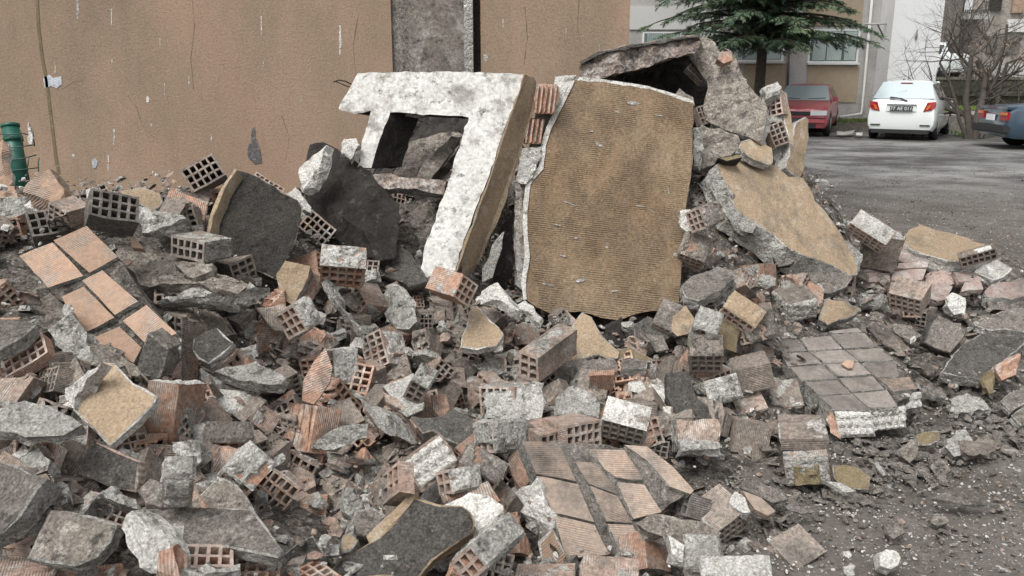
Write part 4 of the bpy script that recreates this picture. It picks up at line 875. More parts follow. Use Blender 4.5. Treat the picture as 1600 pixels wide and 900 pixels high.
B('H', [(427,547),(369,527),(415,572)], 'k', 'dark holed end under the brown ribbed brick', dz=-.04)
S([(398,480),(442,474),(462,492),(448,520),(428,516)], 'M', .03, 'brick_grey', 'brick_pink', dz=-.12, label='three brown rib strips on top of the ribbed brick', cat='brick plate', name='brick_fragment')
K([(334,580),(352,572),(400,565),(430,580),(446,590),(440,600),(402,600),(370,592)], 'U', .05, 'mortar', 'flat pale mortar cap over the white brick on the left', dz=-.12, rough=.006)
B('H', [(393,600),(372,596),(396,650)], 'o', 'brick with a column of holes under the pale mortar cap', nu=3, nv=4, dz=-.08)
K([(336,604),(372,608),(392,618),(388,650),(360,656),(326,654),(328,630)], 'F', .1, MW, 'white mortar side of the brick under the pale cap', dz=-.1, rough=.01)
K([(322,656),(362,658),(396,662),(390,684),(372,694),(326,697)], 'F', .1, 'plaster_grey', 'grey block below the white mortar side', dz=-.1)
B('Q', [(274,608),(320,608),(271,686),(222,600)], 'o', 'upright orange brick with a grey mortar panel on its front', L=.24, dz=-.2, mort=[('f', (.15,.8,.35,.95), dict(mt='mortar', t=.005, thr=-.6)), ('b-', (0,1,0,1), dict(mt=MW, t=.012, thr=-.3))])
B('Q', [(269,688),(212,680),(259,725)], 'g', 'brown brick under the upright orange brick', dz=-.02)
K([(271,690),(314,690),(314,722),(300,735),(268,722)], 'F', .1, 'mortar', 'broken mortar under the upright orange brick', dz=-.05, rough=.016)
K([(257,720),(265,712),(290,711),(306,722),(306,754),(258,753)], 'F', .09, 'mortar', 'square pale mortar cube below the upright orange brick', dz=-.2, rough=.006)
S([(130,590),(162,565),(178,566),(197,585),(207,598),(226,606),(246,619),(240,632),(215,656),(190,678),(170,697),(160,684),(148,670),(128,655),(114,640),(118,622)], 'M', .035, 'render_tan', MW, dz=-.16, label='tan shield shaped render fragment near the left edge', cat='render slab', name='tan_slab', jit=.004)
K([(100,606),(130,586),(160,566),(140,592),(120,622),(116,642),(100,625)], 'FL', .04, MW, 'white chipped edge beside the tan shield shaped fragment', dz=-.16)
S([(225,532),(230,520),(262,545),(256,572),(247,594),(210,597)], 'F', .12, 'plaster_dark', 'plaster_grey', dz=-.14, label='dark faced brick leaning behind the shield shaped fragment', cat='brick', name='dark_brick', ext=(.015,.09,-.01))
S([(230,520),(256,519),(283,527),(282,546),(262,545),(240,536)], 'U', .03, MW, MW, dz=-.17, label='white mortar cap on the dark faced leaning brick', cat='mortar chunk', name='mortar_chunk')
B('Q', [(266,549),(309,557),(266,592)], 'o', 'orange grooved brick with tan top right of the dark faced brick', dz=-.1, mort=[('b-', (0,1,0,1), dict(mt='render_tan', t=.01, thr=-.8))])
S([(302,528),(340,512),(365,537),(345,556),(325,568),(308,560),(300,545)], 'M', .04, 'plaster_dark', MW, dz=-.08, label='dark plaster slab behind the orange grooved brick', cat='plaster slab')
K([(310,572),(330,560),(360,545),(368,540),(362,560),(335,585)], 'F', .06, 'brick_pink', 'jagged brown brick edge under the dark plaster slab', name='brick_fragment', cat='brick fragment', dz=-.05)

# ---- left: pale orange tile panel
tpn = empty('orange_brick_wall_piece'); tag(tpn, 'fallen wall piece of six pale orange grooved bricks at the left', 'wall piece')
NP = (-.10, -.72, .69)
mat('brick_pale', (.40,.27,.195), (.35,.25,.185), (.33,.275,.23), wave=(1,.0085,.5), t3=.58, c4=(.20,.165,.14), t4=.68, spot=.22, wamp=.3, bump=.6)
def tiles(parent, polys, nrm, mt, ms, thick, at, dz, rough=.003, mbase=None, base=None, bth=None, alt=None):
    for i, q in enumerate(polys):
        S(q, nrm, thick, mt if not alt or i not in alt else alt[i], ms, parent=parent, name='brick', dz=dz, at=at, rough=rough, cell=.05, jit=.002)
    if base:
        o = S(base, nrm, bth or thick * .95, mbase, mbase, parent=parent, name='mortar_bed', dz=dz + .022, at=at, rough=.010, cell=.045)
tiles(tpn, [[(30,400),(82,378),(130,431),(75,449)], [(84,376),(135,353),(184,401),(140,426)], [(97,464),(130,447),(179,496),(126,523)], [(129,438),(160,422),(216,471),(179,492)],
            [(192,501),(229,477),(277,521),(232,541)], [(148,526),(186,510),(221,543),(201,580),(190,574)]], NP, 'brick_pale', 'mortar', .12, (130,460), -.02,
      base=[(40,402),(130,358),(182,404),(270,518),(206,570),(146,526),(92,466)], mbase='debris')
K([(0,415),(30,400),(75,452),(100,470),(148,528),(200,582),(170,565),(130,600),(90,560),(40,500),(0,470)], (-.5,-.6,.6), .12, 'plaster_rough', 'rough grey mortar flank of the orange brick wall piece', zz=3.14, rough=.028, cell=.03)
# top-left row
K([(60,267),(78,262),(92,286),(103,310),(98,322),(84,322),(62,330),(44,330),(36,322),(33,303),(45,284)], 'F', .1, 'brick_pale', 'pointed pale orange brick fragment left of the black holed brick', name='brick_fragment', cat='brick fragment', dz=-.05, rough=.007)
B('H', [(108,320),(45,333),(117,357)], 'k', 'sooty holed brick at the upper left below the pointed orange fragment', dz=-.1, mort=[('f', (0,.9,0,1), dict(mt='mortar', t=.004, thr=.25))])
B('H', [(25,341),(-38,352),(37,380),(38,335)], 'o', 'holed brick cut by the left edge with reddish holes', dz=-.08, mort=[('b-', (0,1,0,1), dict(mt='mortar', t=.008, thr=-.2))])
K([(0,310),(22,305),(36,315),(42,335),(20,345),(0,345)], 'M', .08, 'mortar', 'crumbly pale mortar at the left edge above the reddish holed brick', dz=.0, rough=.016)
B('H', [(216,308),(147,294),(212,349)], 'k', 'black sooty brick facing front with fifteen dark holes', dz=-.1)
K([(138,298),(147,294),(143,336),(137,330)], 'FL', .03, MW, 'thin pale mortar side of the black fifteen holed brick', dz=-.1)
S([(183,299),(200,295),(222,291),(250,303),(254,318),(240,330),(216,318)], 'M', .06, 'render_tan', MW, dz=.12, label='pale yellow slab behind the black fifteen holed brick', cat='render fragment')
B('H', [(260,306),(237,302),(257,328)], 'k', 'little four holed brick end behind the grey crumbled brick', nu=2, nv=2, dz=-.02)
K([(216,322),(238,320),(262,326),(287,336),(286,364),(262,370),(222,362)], 'F', .08, 'mortar', 'grey crumbled mortar brick right of the black holed brick', dz=-.1, rough=.014)
B('Q', [(328,315),(268,299),(318,338),(308,345)], 'o', 'orange topped brick with a mortar end near the dark slab', dz=-.1, mort=[('a-', (0,1,0,1), dict(mt=MW, t=.015, thr=-.6))])
B('H', [(300,298),(354,272),(280,268),(306,306)], 'g', 'upper sooty brick tilted against the wall with a white edge', dz=-.05, mort=[('b+', (0,1,0,1), dict(mt='mortar', t=.008, thr=-.3))])
S([(367,264),(386,270),(405,276),(440,300),(474,322),(468,350),(460,380),(448,402),(434,437),(415,430),(380,412),(340,380),(323,365),(330,335),(345,297)], (-.15,-.72,.66), .10, 'plaster_black', 'plaster_rough', label='big dark plaster slab standing in the upper left of the heap', cat='wall slab', name='dark_slab', ext=(-.03,.09,-.03), dz=-.03, rough=.006)
S([(366,263),(370,266),(349,298),(333,338),(327,366),(322,365),(329,334),(344,296)], (-.15,-.72,.66), .08, 'render_tan', 'render_tan', parent=None, label='pale tan edge running down the left side of the dark slab', cat='render strip', dz=-.12, at=(400,350))
B('H', [(398,273),(440,300),(402,268)], 'o', 'row of open brick cells along the top edge of the dark slab', nu=6, nv=1, L=.1, dz=.02)
B('H', [(487,326),(525,361),(466,351),(482,334)], 'p', 'holed brick leaning at the right edge of the dark slab', dz=-.1, mort=[('b+', (0,1,0,1), dict(mt=MW, t=.008, thr=-.5))])
B('H', [(478,294),(501,332),(463,292)], 'p', 'thin lattice brick edge above the leaning holed brick', nu=5, nv=2, dz=-.02)
K([(452,298),(465,296),(486,322),(484,330),(468,322),(448,306)], 'M', .05, MW, 'small white mortar bits at the corner of the dark slab', dz=-.1)
B('H', [(321,380),(267,370),(319,408),(371,373)], 'g', 'grey topped brick with two rows of holes in the upper left', nu=5, nv=2, dz=-.1, mort=[('a-', (0,1,0,1), dict(mt='mortar', t=.008, thr=-.6)), ('b-', (0,1,0,1), dict(mt='mortar', t=.005, thr=-.1))])
# broken wall layer below it
wl = empty('broken_wall_layer'); tag(wl, 'flat broken wall layer with ragged edge right of the orange bricks', 'wall piece')
K([(150,370),(200,362),(258,366),(300,402),(370,425),(390,450),(370,462),(330,452),(300,448),(245,445),(200,440),(180,405)], 'U', .09, 'plaster_rough', parent=wl, name='mortar_layer', ms='plaster_rough', zz=3.6, rough=.02, cell=.03)
B('H', [(243,447),(302,447),(243,473)], 'o', parent=wl, nu=5, nv=2, L=.1, dz=-.16)
B('H', [(196,443),(235,444),(206,470)], 'o', parent=wl, nu=4, nv=2, L=.1, dz=-.08)
K([(238,474),(300,474),(350,480),(384,470),(412,462),(412,442),(388,440),(360,462),(300,450)], 'F', .1, 'mortar', parent=wl, name='mortar_edge', zz=3.36, rough=.016)
K([(272,410),(285,406),(334,412),(330,424),(305,434),(285,425)], 'U', .05, 'plaster_rough', 'flat grey brick shard lying on the broken wall layer', dz=-.12)
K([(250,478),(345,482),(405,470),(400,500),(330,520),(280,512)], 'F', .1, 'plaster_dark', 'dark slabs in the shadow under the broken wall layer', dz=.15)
S([(203,372),(208,368),(218,380),(224,388),(205,386)], 'M', .03, 'brick_pale', 'brick_pale', dz=-.1, label='small pale orange shard on the broken wall layer', cat='brick shard', name='brick_fragment')

# ---- left edge, lower
S([(-30,500),(0,497),(40,498),(56,507),(35,528),(0,545),(-30,560)], 'U', .05, 'plaster_grey', 'mortar', dz=-.14, label='grey slab cut by the left edge above an orange holed brick', cat='plaster slab')
B('H', [(4,558),(60,518),(14,590)], 'o', 'orange brick with deep cells under the grey slab at the left edge', dz=-.2, L=.06)
K([(40,560),(100,550),(120,590),(60,620),(0,640),(0,600)], 'M', .10, 'debris', 'dark crumbled mortar left of the shield shaped fragment', dz=.22, rough=.03)
K([(100,470),(140,520),(150,560),(120,580),(90,540),(70,500)], 'M', .1, 'mortar', 'knobbly mortar lumps beside the orange brick wall piece', dz=-.02, rough=.028)
K([(-10,640),(40,628),(90,640),(112,655),(128,664),(98,678),(56,684),(-10,672)], 'U', .04, 'mortar', 'flat mortar top of the big grey block at the left edge', dz=-.15, rough=.01)
B('H', [(57,682),(130,665),(58,722)], 'p', 'big grey block with one open hole at the left edge', nu=5, nv=2, dz=-.10, mort=[('f', (0,.12,0,1), dict(mt='mortar', t=.012, thr=-1)), ('f', (.3,1,0,1), dict(mt='mortar', t=.012, thr=-1)), ('a-', (0,1,0,1), dict(mt='mortar', t=.012, thr=-1))])
B('Q', [(-14,672),(57,682),(-14,718)], 'p', 'grooved pale brick side of the block at the left edge', dz=-.1, mort=[('f', (0,1,0,1), dict(mt='mortar', t=.006, thr=-.1))])
S([(-40,725),(0,722),(24,726),(48,741),(72,748),(52,775),(32,806),(0,834),(-40,850)], 'ML', .06, 'plaster_grey', 'mortar', dz=-.1, label='grey slab with a light scar cut by the left edge', cat='plaster slab')
S([(140,697),(150,692),(185,706),(217,722),(215,757),(212,770),(170,760),(124,742),(120,742)], 'F', .06, 'plaster_dark', 'brick_pink', dz=-.05, label='dark plaster face above the grey brick with four deep cells', cat='plaster slab')
K([(84,768),(118,742),(130,744),(175,760),(226,790),(205,792),(150,765),(138,775),(125,806),(100,795)], 'M', .07, 'mortar', 'grey grooved mortar shell around the four deep cells', dz=-.2)
B('H', [(146,768),(207,790),(132,800)], 'o', 'brick with large deep orange cells at the lower left', L=.12, dz=-.24)
S([(80,797),(105,798),(150,806),(182,818),(172,845),(150,870),(115,884),(76,880),(40,872),(58,835)], 'M', .05, 'plaster_rough', 'mortar', dz=-.14, label='grey slab with comb scratches near the bottom left', cat='plaster slab')
S([(0,690),(0,820),(60,880),(20,900),(-40,900),(-40,700)], 'F', .1, 'soot_and_shade', 'soot_and_shade', zz=2.75, label='masonry painted black as shade behind the left edge slabs', cat='wall slab', name='wall_slab')  # black sheet stands in for shade between the left edge slabs
B('Q', [(-8,874),(80,868),(-12,905)], 'p', 'tan brick top in the very bottom left corner', dz=-.12)
B('Q', [(84,891),(186,880),(90,925)], 'o', 'tan grooved brick second from the bottom left corner', dz=-.12)
S([(206,796),(260,794),(330,793),(394,795),(418,824),(441,856),(434,868),(390,862),(345,852),(256,852),(232,830)], 'U', .05, 'plaster_grey', 'mortar', dz=-.16, label='big grey plaster topped slab at the bottom left', cat='wall slab', name='grey_slab')
K([(190,826),(205,797),(216,810),(255,852),(262,872),(256,905),(232,900),(210,860)], 'FL', .08, MW, 'white mortar flank of the big slab at the bottom left', dz=-.3, rough=.008)
B('H', [(362,852),(268,850),(364,886)], 'o', 'wide broken orange brick with slanting cells at the bottom left', nu=5, nv=2, dz=-.34, L=.12, opn=None, brk=0)
K([(246,860),(268,856),(275,880),(280,905),(240,905)], 'F', .06, 'brick_orange', 'orange crusted corner below the white mortar flank', name='brick_fragment', cat='brick fragment', dz=-.34)
K([(280,888),(362,884),(370,905),(275,908)], 'F', .06, 'mortar', 'grey rim below the slanting orange cells', dz=-.36)
B('H', [(438,868),(368,870),(436,905)], 'o', 'holed orange brick at the right end of the big bottom slab', nu=4, nv=3, L=.08, dz=-.36)
K([(217,767),(235,750),(268,757),(298,768),(288,790),(252,795),(228,790)], 'U', .05, 'plaster_grey', 'small grey slab between the mortar cube and the big bottom slab', dz=-.12, rough=.008)
S([(292,790),(332,752),(352,750),(370,757),(396,795),(398,800),(340,798)], 'M', .05, 'plaster_rough', 'mortar', dz=-.1, label='gritty grey slab behind the big bottom slab', cat='plaster slab')
S([(335,695),(377,702),(368,722),(356,747),(328,740),(334,720)], 'FL', .06, 'brick_pink', 'brick_orange', dz=-.02, label='reddish brick shard left of the pale lump', cat='brick fragment', name='brick_fragment')
K([(352,730),(368,710),(392,700),(412,702),(428,716),(418,740),(402,762),(384,768),(368,755)], 'M', .08, MW, 'pale mortar lump above the long mortar ended brick', dz=-.14, rough=.008)
B('H', [(438,808),(391,768),(466,764),(463,830)], 'o', 'long orange holed brick with a thick mortar end', nu=5, nv=3, dz=-.16, mort=[('a-', (0,1,.2,1), dict(mt='mortar', t=.01, thr=-.6)), ('b+', (0,1,0,1), dict(mt=MW, t=.01, thr=-.5))])
B('Q', [(440,806),(474,768),(462,834)], 'p', 'mortar plastered end block of the long orange brick', L=.12, dz=-.1, mort=[('f', (0,1,0,1), dict(mt='mortar', t=.008, thr=-1))])
B('H', [(449,704),(497,728),(435,732),(468,700)], 'p', 'brick with eight square holes under the standing terracotta pair', nu=4, nv=2, dz=-.1)
B('Q', [(450,628),(486,634),(440,699)], 'o', 'standing folded terracotta brick left of the ribbed one', dz=-.16, opn=.003)
B('Q', [(497,640),(562,634),(500,690)], 'o', 'broken brick with fanned open ribs left of centre', opn=.028, dz=-.12)
K([(487,692),(520,672),(550,662),(574,660),(573,684),(540,696),(505,702)], 'F', .05, 'mortar', 'mortar strip along the foot of the fanned ribs', dz=-.2)
B('Q', [(512,738),(545,762),(492,790)], 'p', 'pale finely grooved brick pointing upwards at lower centre left', dz=-.16, mort=[('a+', (0,1,0,1), dict(mt='mortar', t=.015, thr=-.8)), ('f', (0,1,.86,1), dict(mt=MW, t=.006, thr=-.8))])
K([(545,762),(562,780),(566,795),(550,814),(540,800)], 'FR', .07, 'mortar', 'mortar side of the pale finely grooved brick', dz=-.14)
B('Q', [(565,700),(620,722),(572,750)], 'o', 'terracotta brick broken into stacked shelves', opn=.022, dz=-.14)
B('H', [(622,722),(596,742),(624,768)], 'p', 'holed edge of the stacked shelf brick', nu=3, nv=2, L=.05, dz=-.14)
K([(567,607),(582,604),(597,612),(625,640),(658,672),(654,690),(622,680),(590,667),(573,640)], (.2,-.75,.6), .07, 'mortar', 'leaning brick with rough studded mortar face at centre left', dz=-.2, ms='brick_pink', rough=.013)
S([(598,612),(620,622),(640,640),(658,668),(650,668),(626,640),(604,628)], 'U', .05, 'brick_pink', 'brick_pink', dz=-.1, label='fanned brown rib tips above the studded mortar face', cat='brick fragment', name='brick_fragment')
S([(597,604),(612,594),(646,582),(663,627),(650,634),(622,641)], 'M', .08, MW, 'brick_orange', dz=-.16, label='white faced brick with an orange rim at centre left', cat='brick', name='white_faced_brick', rough=.005)
S([(622,642),(663,628),(661,640),(635,652)], 'F', .06, 'mortar', 'mortar', dz=-.17, label='grey lower edge of the white faced brick', cat='mortar strip', name='mortar_chunk')
K([(650,580),(661,563),(687,578),(679,596),(666,613),(655,605)], 'M', .07, 'mortar', 'small grey mortar cube above the white faced brick', dz=-.14, rough=.005)
B('H', [(702,573),(681,590),(706,604)], 'p', 'brick end with fine lattice right of the grey mortar cube', nu=5, nv=3, dz=-.08)
B('H', [(746,546),(724,560),(747,578)], 'p', 'crusted lattice brick end above the large centre brick', nu=4, nv=4, dz=-.05)
B('H', [(697,614),(722,608),(708,640),(672,617)], 'o', 'tilted brick frame with orange inside at centre left', nu=3, nv=4, dz=-.12)
S([(672,617),(697,615),(703,640),(690,656),(676,640)], 'F', .03, 'brick_orange', 'brick_orange', dz=-.14, label='bright orange brick side next to the tilted brick frame', cat='brick fragment', name='brick_fragment')
S([(640,648),(662,652),(690,650),(708,637),(732,650),(761,670),(750,688),(737,703),(715,694),(697,686),(676,672),(660,676)], 'U', .06, 'plaster_dark', 'plaster_grey', dz=-.13, label='dark flat slab above the stud covered brick', cat='plaster slab')
B('H', [(627,722),(687,677),(660,768)], 'p', 'brick whose holes are plugged with round mortar studs', dz=-.22, mort=[('f', (.05,.95,.05,.95), dict(style='stud', t=.012, thr=-1, mt=MW))])
K([(727,703),(750,703),(780,712),(792,722),(788,742),(770,760),(740,742)], 'M', .1, 'plaster_grey', 'grey blocky mortar lump right of the studded brick', dz=-.08, rough=.01)
K([(700,747),(718,730),(736,727),(756,745),(745,765),(720,768),(698,772)], 'M', .07, 'mortar', 'pale crumbled mortar below the grey blocky lump', dz=-.12)
S([(688,773),(720,762),(762,751),(783,782),(765,790),(730,775),(694,786)], 'M', .06, 'brick_orange', 'brick_pink', dz=-.1, label='orange brick top left of the long fallen brick panel', cat='brick', name='orange_brick')
K([(690,786),(715,778),(734,768),(762,778),(786,788),(790,810),(776,836),(745,850),(725,868),(712,840),(740,820),(720,795)], 'M', .07, 'mortar_white', 'white and tan mortar mass right of the dark bottom slab', ms='render_tan', dz=-.14, rough=.013)
K([(728,855),(750,838),(775,818),(800,796),(812,815),(808,840),(784,858),(770,880),(745,886)], 'MR', .06, 'mortar', 'grey mortar blocks between the dark bottom slab and the brick panel', dz=-.2)
S([(642,777),(664,780),(687,788),(722,790),(736,800),(743,815),(738,832),(708,852),(675,876),(652,905),(505,905),(532,874),(585,842),(612,812)], 'M', .06, 'plaster_dark', 'render_tan', dz=-.15, label='large dark plaster slab with a pale tan edge at the bottom centre', cat='wall slab', name='dark_slab')
S([(640,771),(654,770),(640,790),(592,842),(578,850),(572,838),(605,806)], 'M', .05, 'render_tan', 'render_tan', dz=-.2, label='pale tan strip along the upper left edge of the dark bottom slab', cat='render strip')
S([(557,797),(580,792),(606,806),(585,836),(570,838),(541,832)], 'M', .05, 'plaster_grey', 'mortar', dz=-.1, label='brown grey slab piece left of the pale tan strip', cat='plaster slab')
S([(534,836),(548,832),(561,846),(548,860),(530,864)], 'M', .04, 'render_tan', 'mortar', dz=-.15, label='small tan corner piece below the brown grey slab', cat='render fragment')
S([(436,872),(462,850),(488,837),(500,852),(512,876),(490,882),(455,895)], 'M', .05, 'plaster_dark', 'mortar', dz=-.08, label='dark triangular slab between bricks at the bottom', cat='plaster slab')
B('H', [(492,874),(541,904),(450,896)], 'o', 'brick with its holes facing up at the bottom edge', dz=-.18)
K([(700,905),(712,880),(728,865),(746,886),(735,905)], 'MR', .06, 'brick_orange', 'orange brick corner right of the dark bottom slab', name='brick_fragment', cat='brick fragment', dz=-.2)

# ---- long fallen panel, bottom centre
lp = empty('long_brick_wall_piece'); tag(lp, 'fallen wall piece of brown grooved bricks in rows at the bottom centre', 'wall piece')
mat('brick_brown', (.36,.285,.23), (.30,.25,.21), (.43,.31,.24), wave=(1,.0085,.5), t3=.6, c4=(.155,.135,.12), t4=.56, spot=.28, wamp=.28, bump=.6)
NL = (.18, -.62, .76)
tiles(lp, [[(816,690),(848,690),(877,700),(901,752),(838,740)], [(838,744),(902,756),(928,816),(864,801)], [(866,806),(929,820),(953,866),(884,873)],
           [(898,720),(925,722),(944,738),(965,772),(920,756)], [(921,759),(965,775),(987,817),(948,814)], [(950,819),(989,820),(1024,894),(976,876)],
           [(922,702),(975,703),(1005,750),(963,746),(946,734)], [(965,753),(1007,757),(1034,800),(990,811)], [(976,695),(1011,698),(1050,728),(1085,766),(1080,772),(1047,761),(1012,720)]],
      NL, 'brick_brown', 'mortar', .12, (920,780), -.1, base=[(820,698),(850,690),(1005,700),(1075,766),(1032,800),(1020,890),(885,872),(842,848),(842,748)], mbase='plaster_grey')
K([(792,714),(812,692),(820,702),(838,740),(826,752),(806,770),(800,742)], 'FL', .06, 'brick_orange', parent=lp, name='brick_side', zz=3.2, rough=.006)
B('H', [(892,722),(915,757),(903,717)], 'p', parent=lp, nu=3, nv=1, L=.05, dz=-.03)
K([(806,770),(838,745),(850,775),(864,805),(864,825),(846,842),(832,845),(812,812),(798,792)], 'FL', .08, MW, parent=lp, name='mortar_side', zz=3.02)
S([(840,848),(864,826),(884,868),(880,882),(846,878)], 'F', .06, 'brick_pale', MW, parent=lp, name='brick_side', zz=2.85)
B('H', [(1047,762),(1081,772),(1037,796)], 'k', parent=lp, nu=4, nv=2, dz=-.12)
K([(1000,712),(1046,764),(1036,795),(1022,775),(1002,740),(985,715)], 'F', .05, MW, parent=lp, name='mortar_side', zz=3.25)
B('Q', [(807,882),(901,881),(800,925)], 'p', 'pale brown brick cut by the bottom edge left of a wider one', dz=-.08)
B('Q', [(911,866),(1001,875),(905,925)], 'p', 'brown grooved brick cut by the bottom edge right of centre', dz=-.1)
K([(992,816),(1012,806),(1037,802),(1080,812),(1112,824),(1127,831),(1100,845),(1066,850),(1042,838),(1008,830)], 'U', .05, 'plaster_rough', 'mortar crusted top of the orange and white brick', dz=-.10, rough=.014)
B('Q', [(1007,830),(1042,837),(1012,885)], 'o', 'orange brick side under the mortar crusted top', L=.16, dz=-.12)
K([(1043,838),(1067,850),(1067,885),(1044,888)], 'F', .08, MW, 'white mortar strip between the orange side and the grey block', dz=-.13)
K([(1068,850),(1100,842),(1127,831),(1125,864),(1093,898),(1068,890)], 'FR', .1, 'mortar', 'square grey mortar block at the bottom right of the heap', dz=-.13, rough=.006)
B('Q', [(1126,826),(1170,803),(1075,781),(1130,852)], 'g', 'grey topped brick with holes in its end above the grey mortar block', dz=-.1, mort=[('a-', (0,1,0,1), dict(mt=MW, t=.02, thr=-.9))])
B('Q', [(1250,882),(1296,874),(1195,832),(1249,904)], 'g', 'separate grey topped brick lying on the dirt at the bottom right', dz=-.12, mort=[('a-', (0,1,0,1), dict(mt='brick_orange', t=.005, thr=-.2)), ('a-', (.1,.8,0,1), dict(mt=MW, t=.012, thr=-.05))])
K([(1095,900),(1120,875),(1160,866),(1200,868),(1204,905),(1095,908)], 'M', .06, MW, 'white edged broken brick cut by the bottom edge', dz=-.15)
K([(1150,770),(1165,778),(1172,800),(1160,802),(1140,785)], 'U', .05, MW, 'crumbly white mortar beside the grey topped brick', dz=-.08)
S([(1155,760),(1182,752),(1215,765),(1232,780),(1208,785),(1186,775)], 'U', .02, 'plaster_grey', 'mortar', dz=-.0, label='flat brown flake on the dirt above the separate brick', cat='plaster flake', name='plaster_flake')
S([(1160,765),(1190,778),(1212,798),(1200,806),(1178,795)], 'U', .02, 'brick_brown', 'brick_pink', dz=-.03, label='narrow brown brick flake pointing at the separate brick', cat='brick flake', name='brick_fragment')
S([(1225,790),(1262,792),(1275,800),(1250,802)], 'U', .015, 'plaster_grey', 'mortar', dz=.0, label='thin brown flake lying alone on the dirt', cat='plaster flake', name='plaster_flake')

# ---- single bricks right of centre
B('N', [(1154,656),(1207,667),(1141,712),(1137,646)], 'g', 'brown block shaped brick standing beside the paving like panel', dz=-.12, nv=4)
B('Q', [(1152,641),(1130,611),(1207,636),(1154,655)], 'p', 'pale grooved brick top resting above the brown block', dz=-.08)
B('Q', [(1207,634),(1192,596),(1260,634),(1209,650)], 'g', 'brown grooved brick at the left corner of the paving like panel', dz=-.05)
B('Q', [(1222,685),(1217,647),(1291,686)], 'g', 'grey brown brick above the mortar fronted cube', nv=1, dz=.02)
B('H', [(1226,715),(1292,715),(1230,757),(1223,687)], 'p', 'cube shaped brick plastered grey with a tan patch in front', dz=-.22, mort=[('f', (0,1,0,1), dict(mt='mortar', t=.012, thr=-1)), ('b-', (0,1,0,1), dict(mt='mortar', t=.004, thr=0)), ('a-', (0,1,0,1), dict(mt='mortar', t=.004, thr=-.2)), ('f', (.16,.8,.22,1), dict(mt='render_olive', t=.028, thr=-.4))])
S([(1300,727),(1322,726),(1342,731),(1360,745),(1357,766),(1330,764),(1305,750)], 'M', .04, 'render_olive', 'mortar', zz=3.6, label='mossy olive render piece right of the cube shaped brick', cat='render fragment')
S([(1290,752),(1312,754),(1338,768),(1320,770)], 'U', .02, 'mortar', 'mortar', zz=3.5, label='thin pale sliver in front of the mossy olive piece', cat='plaster sliver')
S([(1432,680),(1445,674),(1468,673),(1470,686),(1455,695),(1436,696)], 'M', .04, 'render_olive', 'mortar', zz=3.95, label='olive brown chunk lying under the right end of the panel', cat='render fragment')
K([(1410,698),(1420,690),(1430,687),(1436,700),(1432,714),(1421,722),(1408,712)], 'M', .05, 'plaster_rough', 'round brown stone at the foot of the panel', zz=3.85, name='stone', cat='stone')
K([(1374,864),(1384,857),(1400,860),(1407,872),(1404,884),(1392,890),(1376,884)], 'M', .05, MW, 'white plaster lump lying alone on the dirt at the bottom right', zz=2.95, rough=.006)
K([(1316,862),(1326,860),(1332,868),(1326,873)], 'M', .03, MW, 'small white plaster crumb left of the white lump', zz=2.95, rough=.004, cell=.015)
K([(1318,884),(1330,879),(1338,884),(1336,898),(1320,896)], 'M', .03, MW, 'angular white plaster crumb at the bottom edge', zz=2.85, rough=.004, cell=.015)
K([(1456,808),(1466,803),(1480,806),(1483,816),(1468,821),(1456,817)], 'M', .04, 'plaster_grey', 'small grey green stone lying on open dirt', zz=3.3, name='stone', cat='stone', rough=.005, cell=.02)
K([(1475,700),(1485,684),(1500,668),(1514,668),(1520,690),(1512,706),(1490,714)], 'M', .07, 'mortar', 'pale grey rock in the dirt at the right edge', zz=3.9, name='stone', cat='stone')
S([(1378,822),(1400,816),(1414,832),(1396,842),(1382,832)], 'U', .012, 'plaster_grey', 'plaster_grey', zz=3.2, label='dark flat chip on the open dirt', cat='plaster flake', name='plaster_flake')
S([(1454,778),(1480,768),(1520,774),(1560,790),(1500,788)], 'U', .02, 'plaster_grey', 'mortar', zz=3.4, label='long flat grey brown slab lying low at the right', cat='plaster slab')
S([(1366,724),(1372,722),(1384,742),(1380,744)], 'U', .012, 'mortar', 'mortar', zz=3.7, label='thin pale splinter on the dirt near the round stone', cat='plaster sliver')

# ---- paving-like panel of bricks, right
pp = empty('paved_brick_wall_piece'); tag(pp, 'fallen wall piece of dusty grey bricks lying flat like paving at the right', 'wall piece')
NQ = (-.03, -.20, .98)
mat('brick_dust', (.255,.228,.203), (.225,.20,.18), (.32,.29,.26), wave=(1,.0085,.5), t3=.6, c4=(.145,.13,.118), t4=.58, spot=.28, wamp=.12, bump=.5)
TL = [[(1205,532),(1247,530),(1261,548),(1218,550)], [(1251,529),(1296,525),(1316,544),(1264,547)], [(1299,523),(1350,520),(1370,541),(1320,544)], [(1296,517),(1340,512),(1347,518),(1304,521)],
      [(1220,553),(1263,550),(1284,567),(1232,572)], [(1267,550),(1319,547),(1341,564),(1288,566)], [(1323,547),(1373,544),(1397,562),(1345,565)],
      [(1235,574),(1286,570),(1307,591),(1252,594)], [(1290,569),(1342,567),(1361,585),(1310,588)], [(1346,568),(1399,565),(1405,587),(1370,589)],
      [(1258,597),(1308,594),(1329,615),(1280,617)], [(1311,591),(1363,588),(1382,607),(1331,612)], [(1372,592),(1421,589),(1433,607),(1396,611)],
      [(1281,620),(1331,616),(1359,640),(1307,641)], [(1333,615),(1386,610),(1403,635),(1358,637)]]
tiles(pp, TL, NQ, 'brick_dust', 'mortar', .12, (1310,575), -.08, base=[(1206,533),(1340,513),(1370,540),(1403,566),(1432,606),(1400,635),(1307,641),(1257,598)], mbase='debris', alt={12: 'brick_pink'})
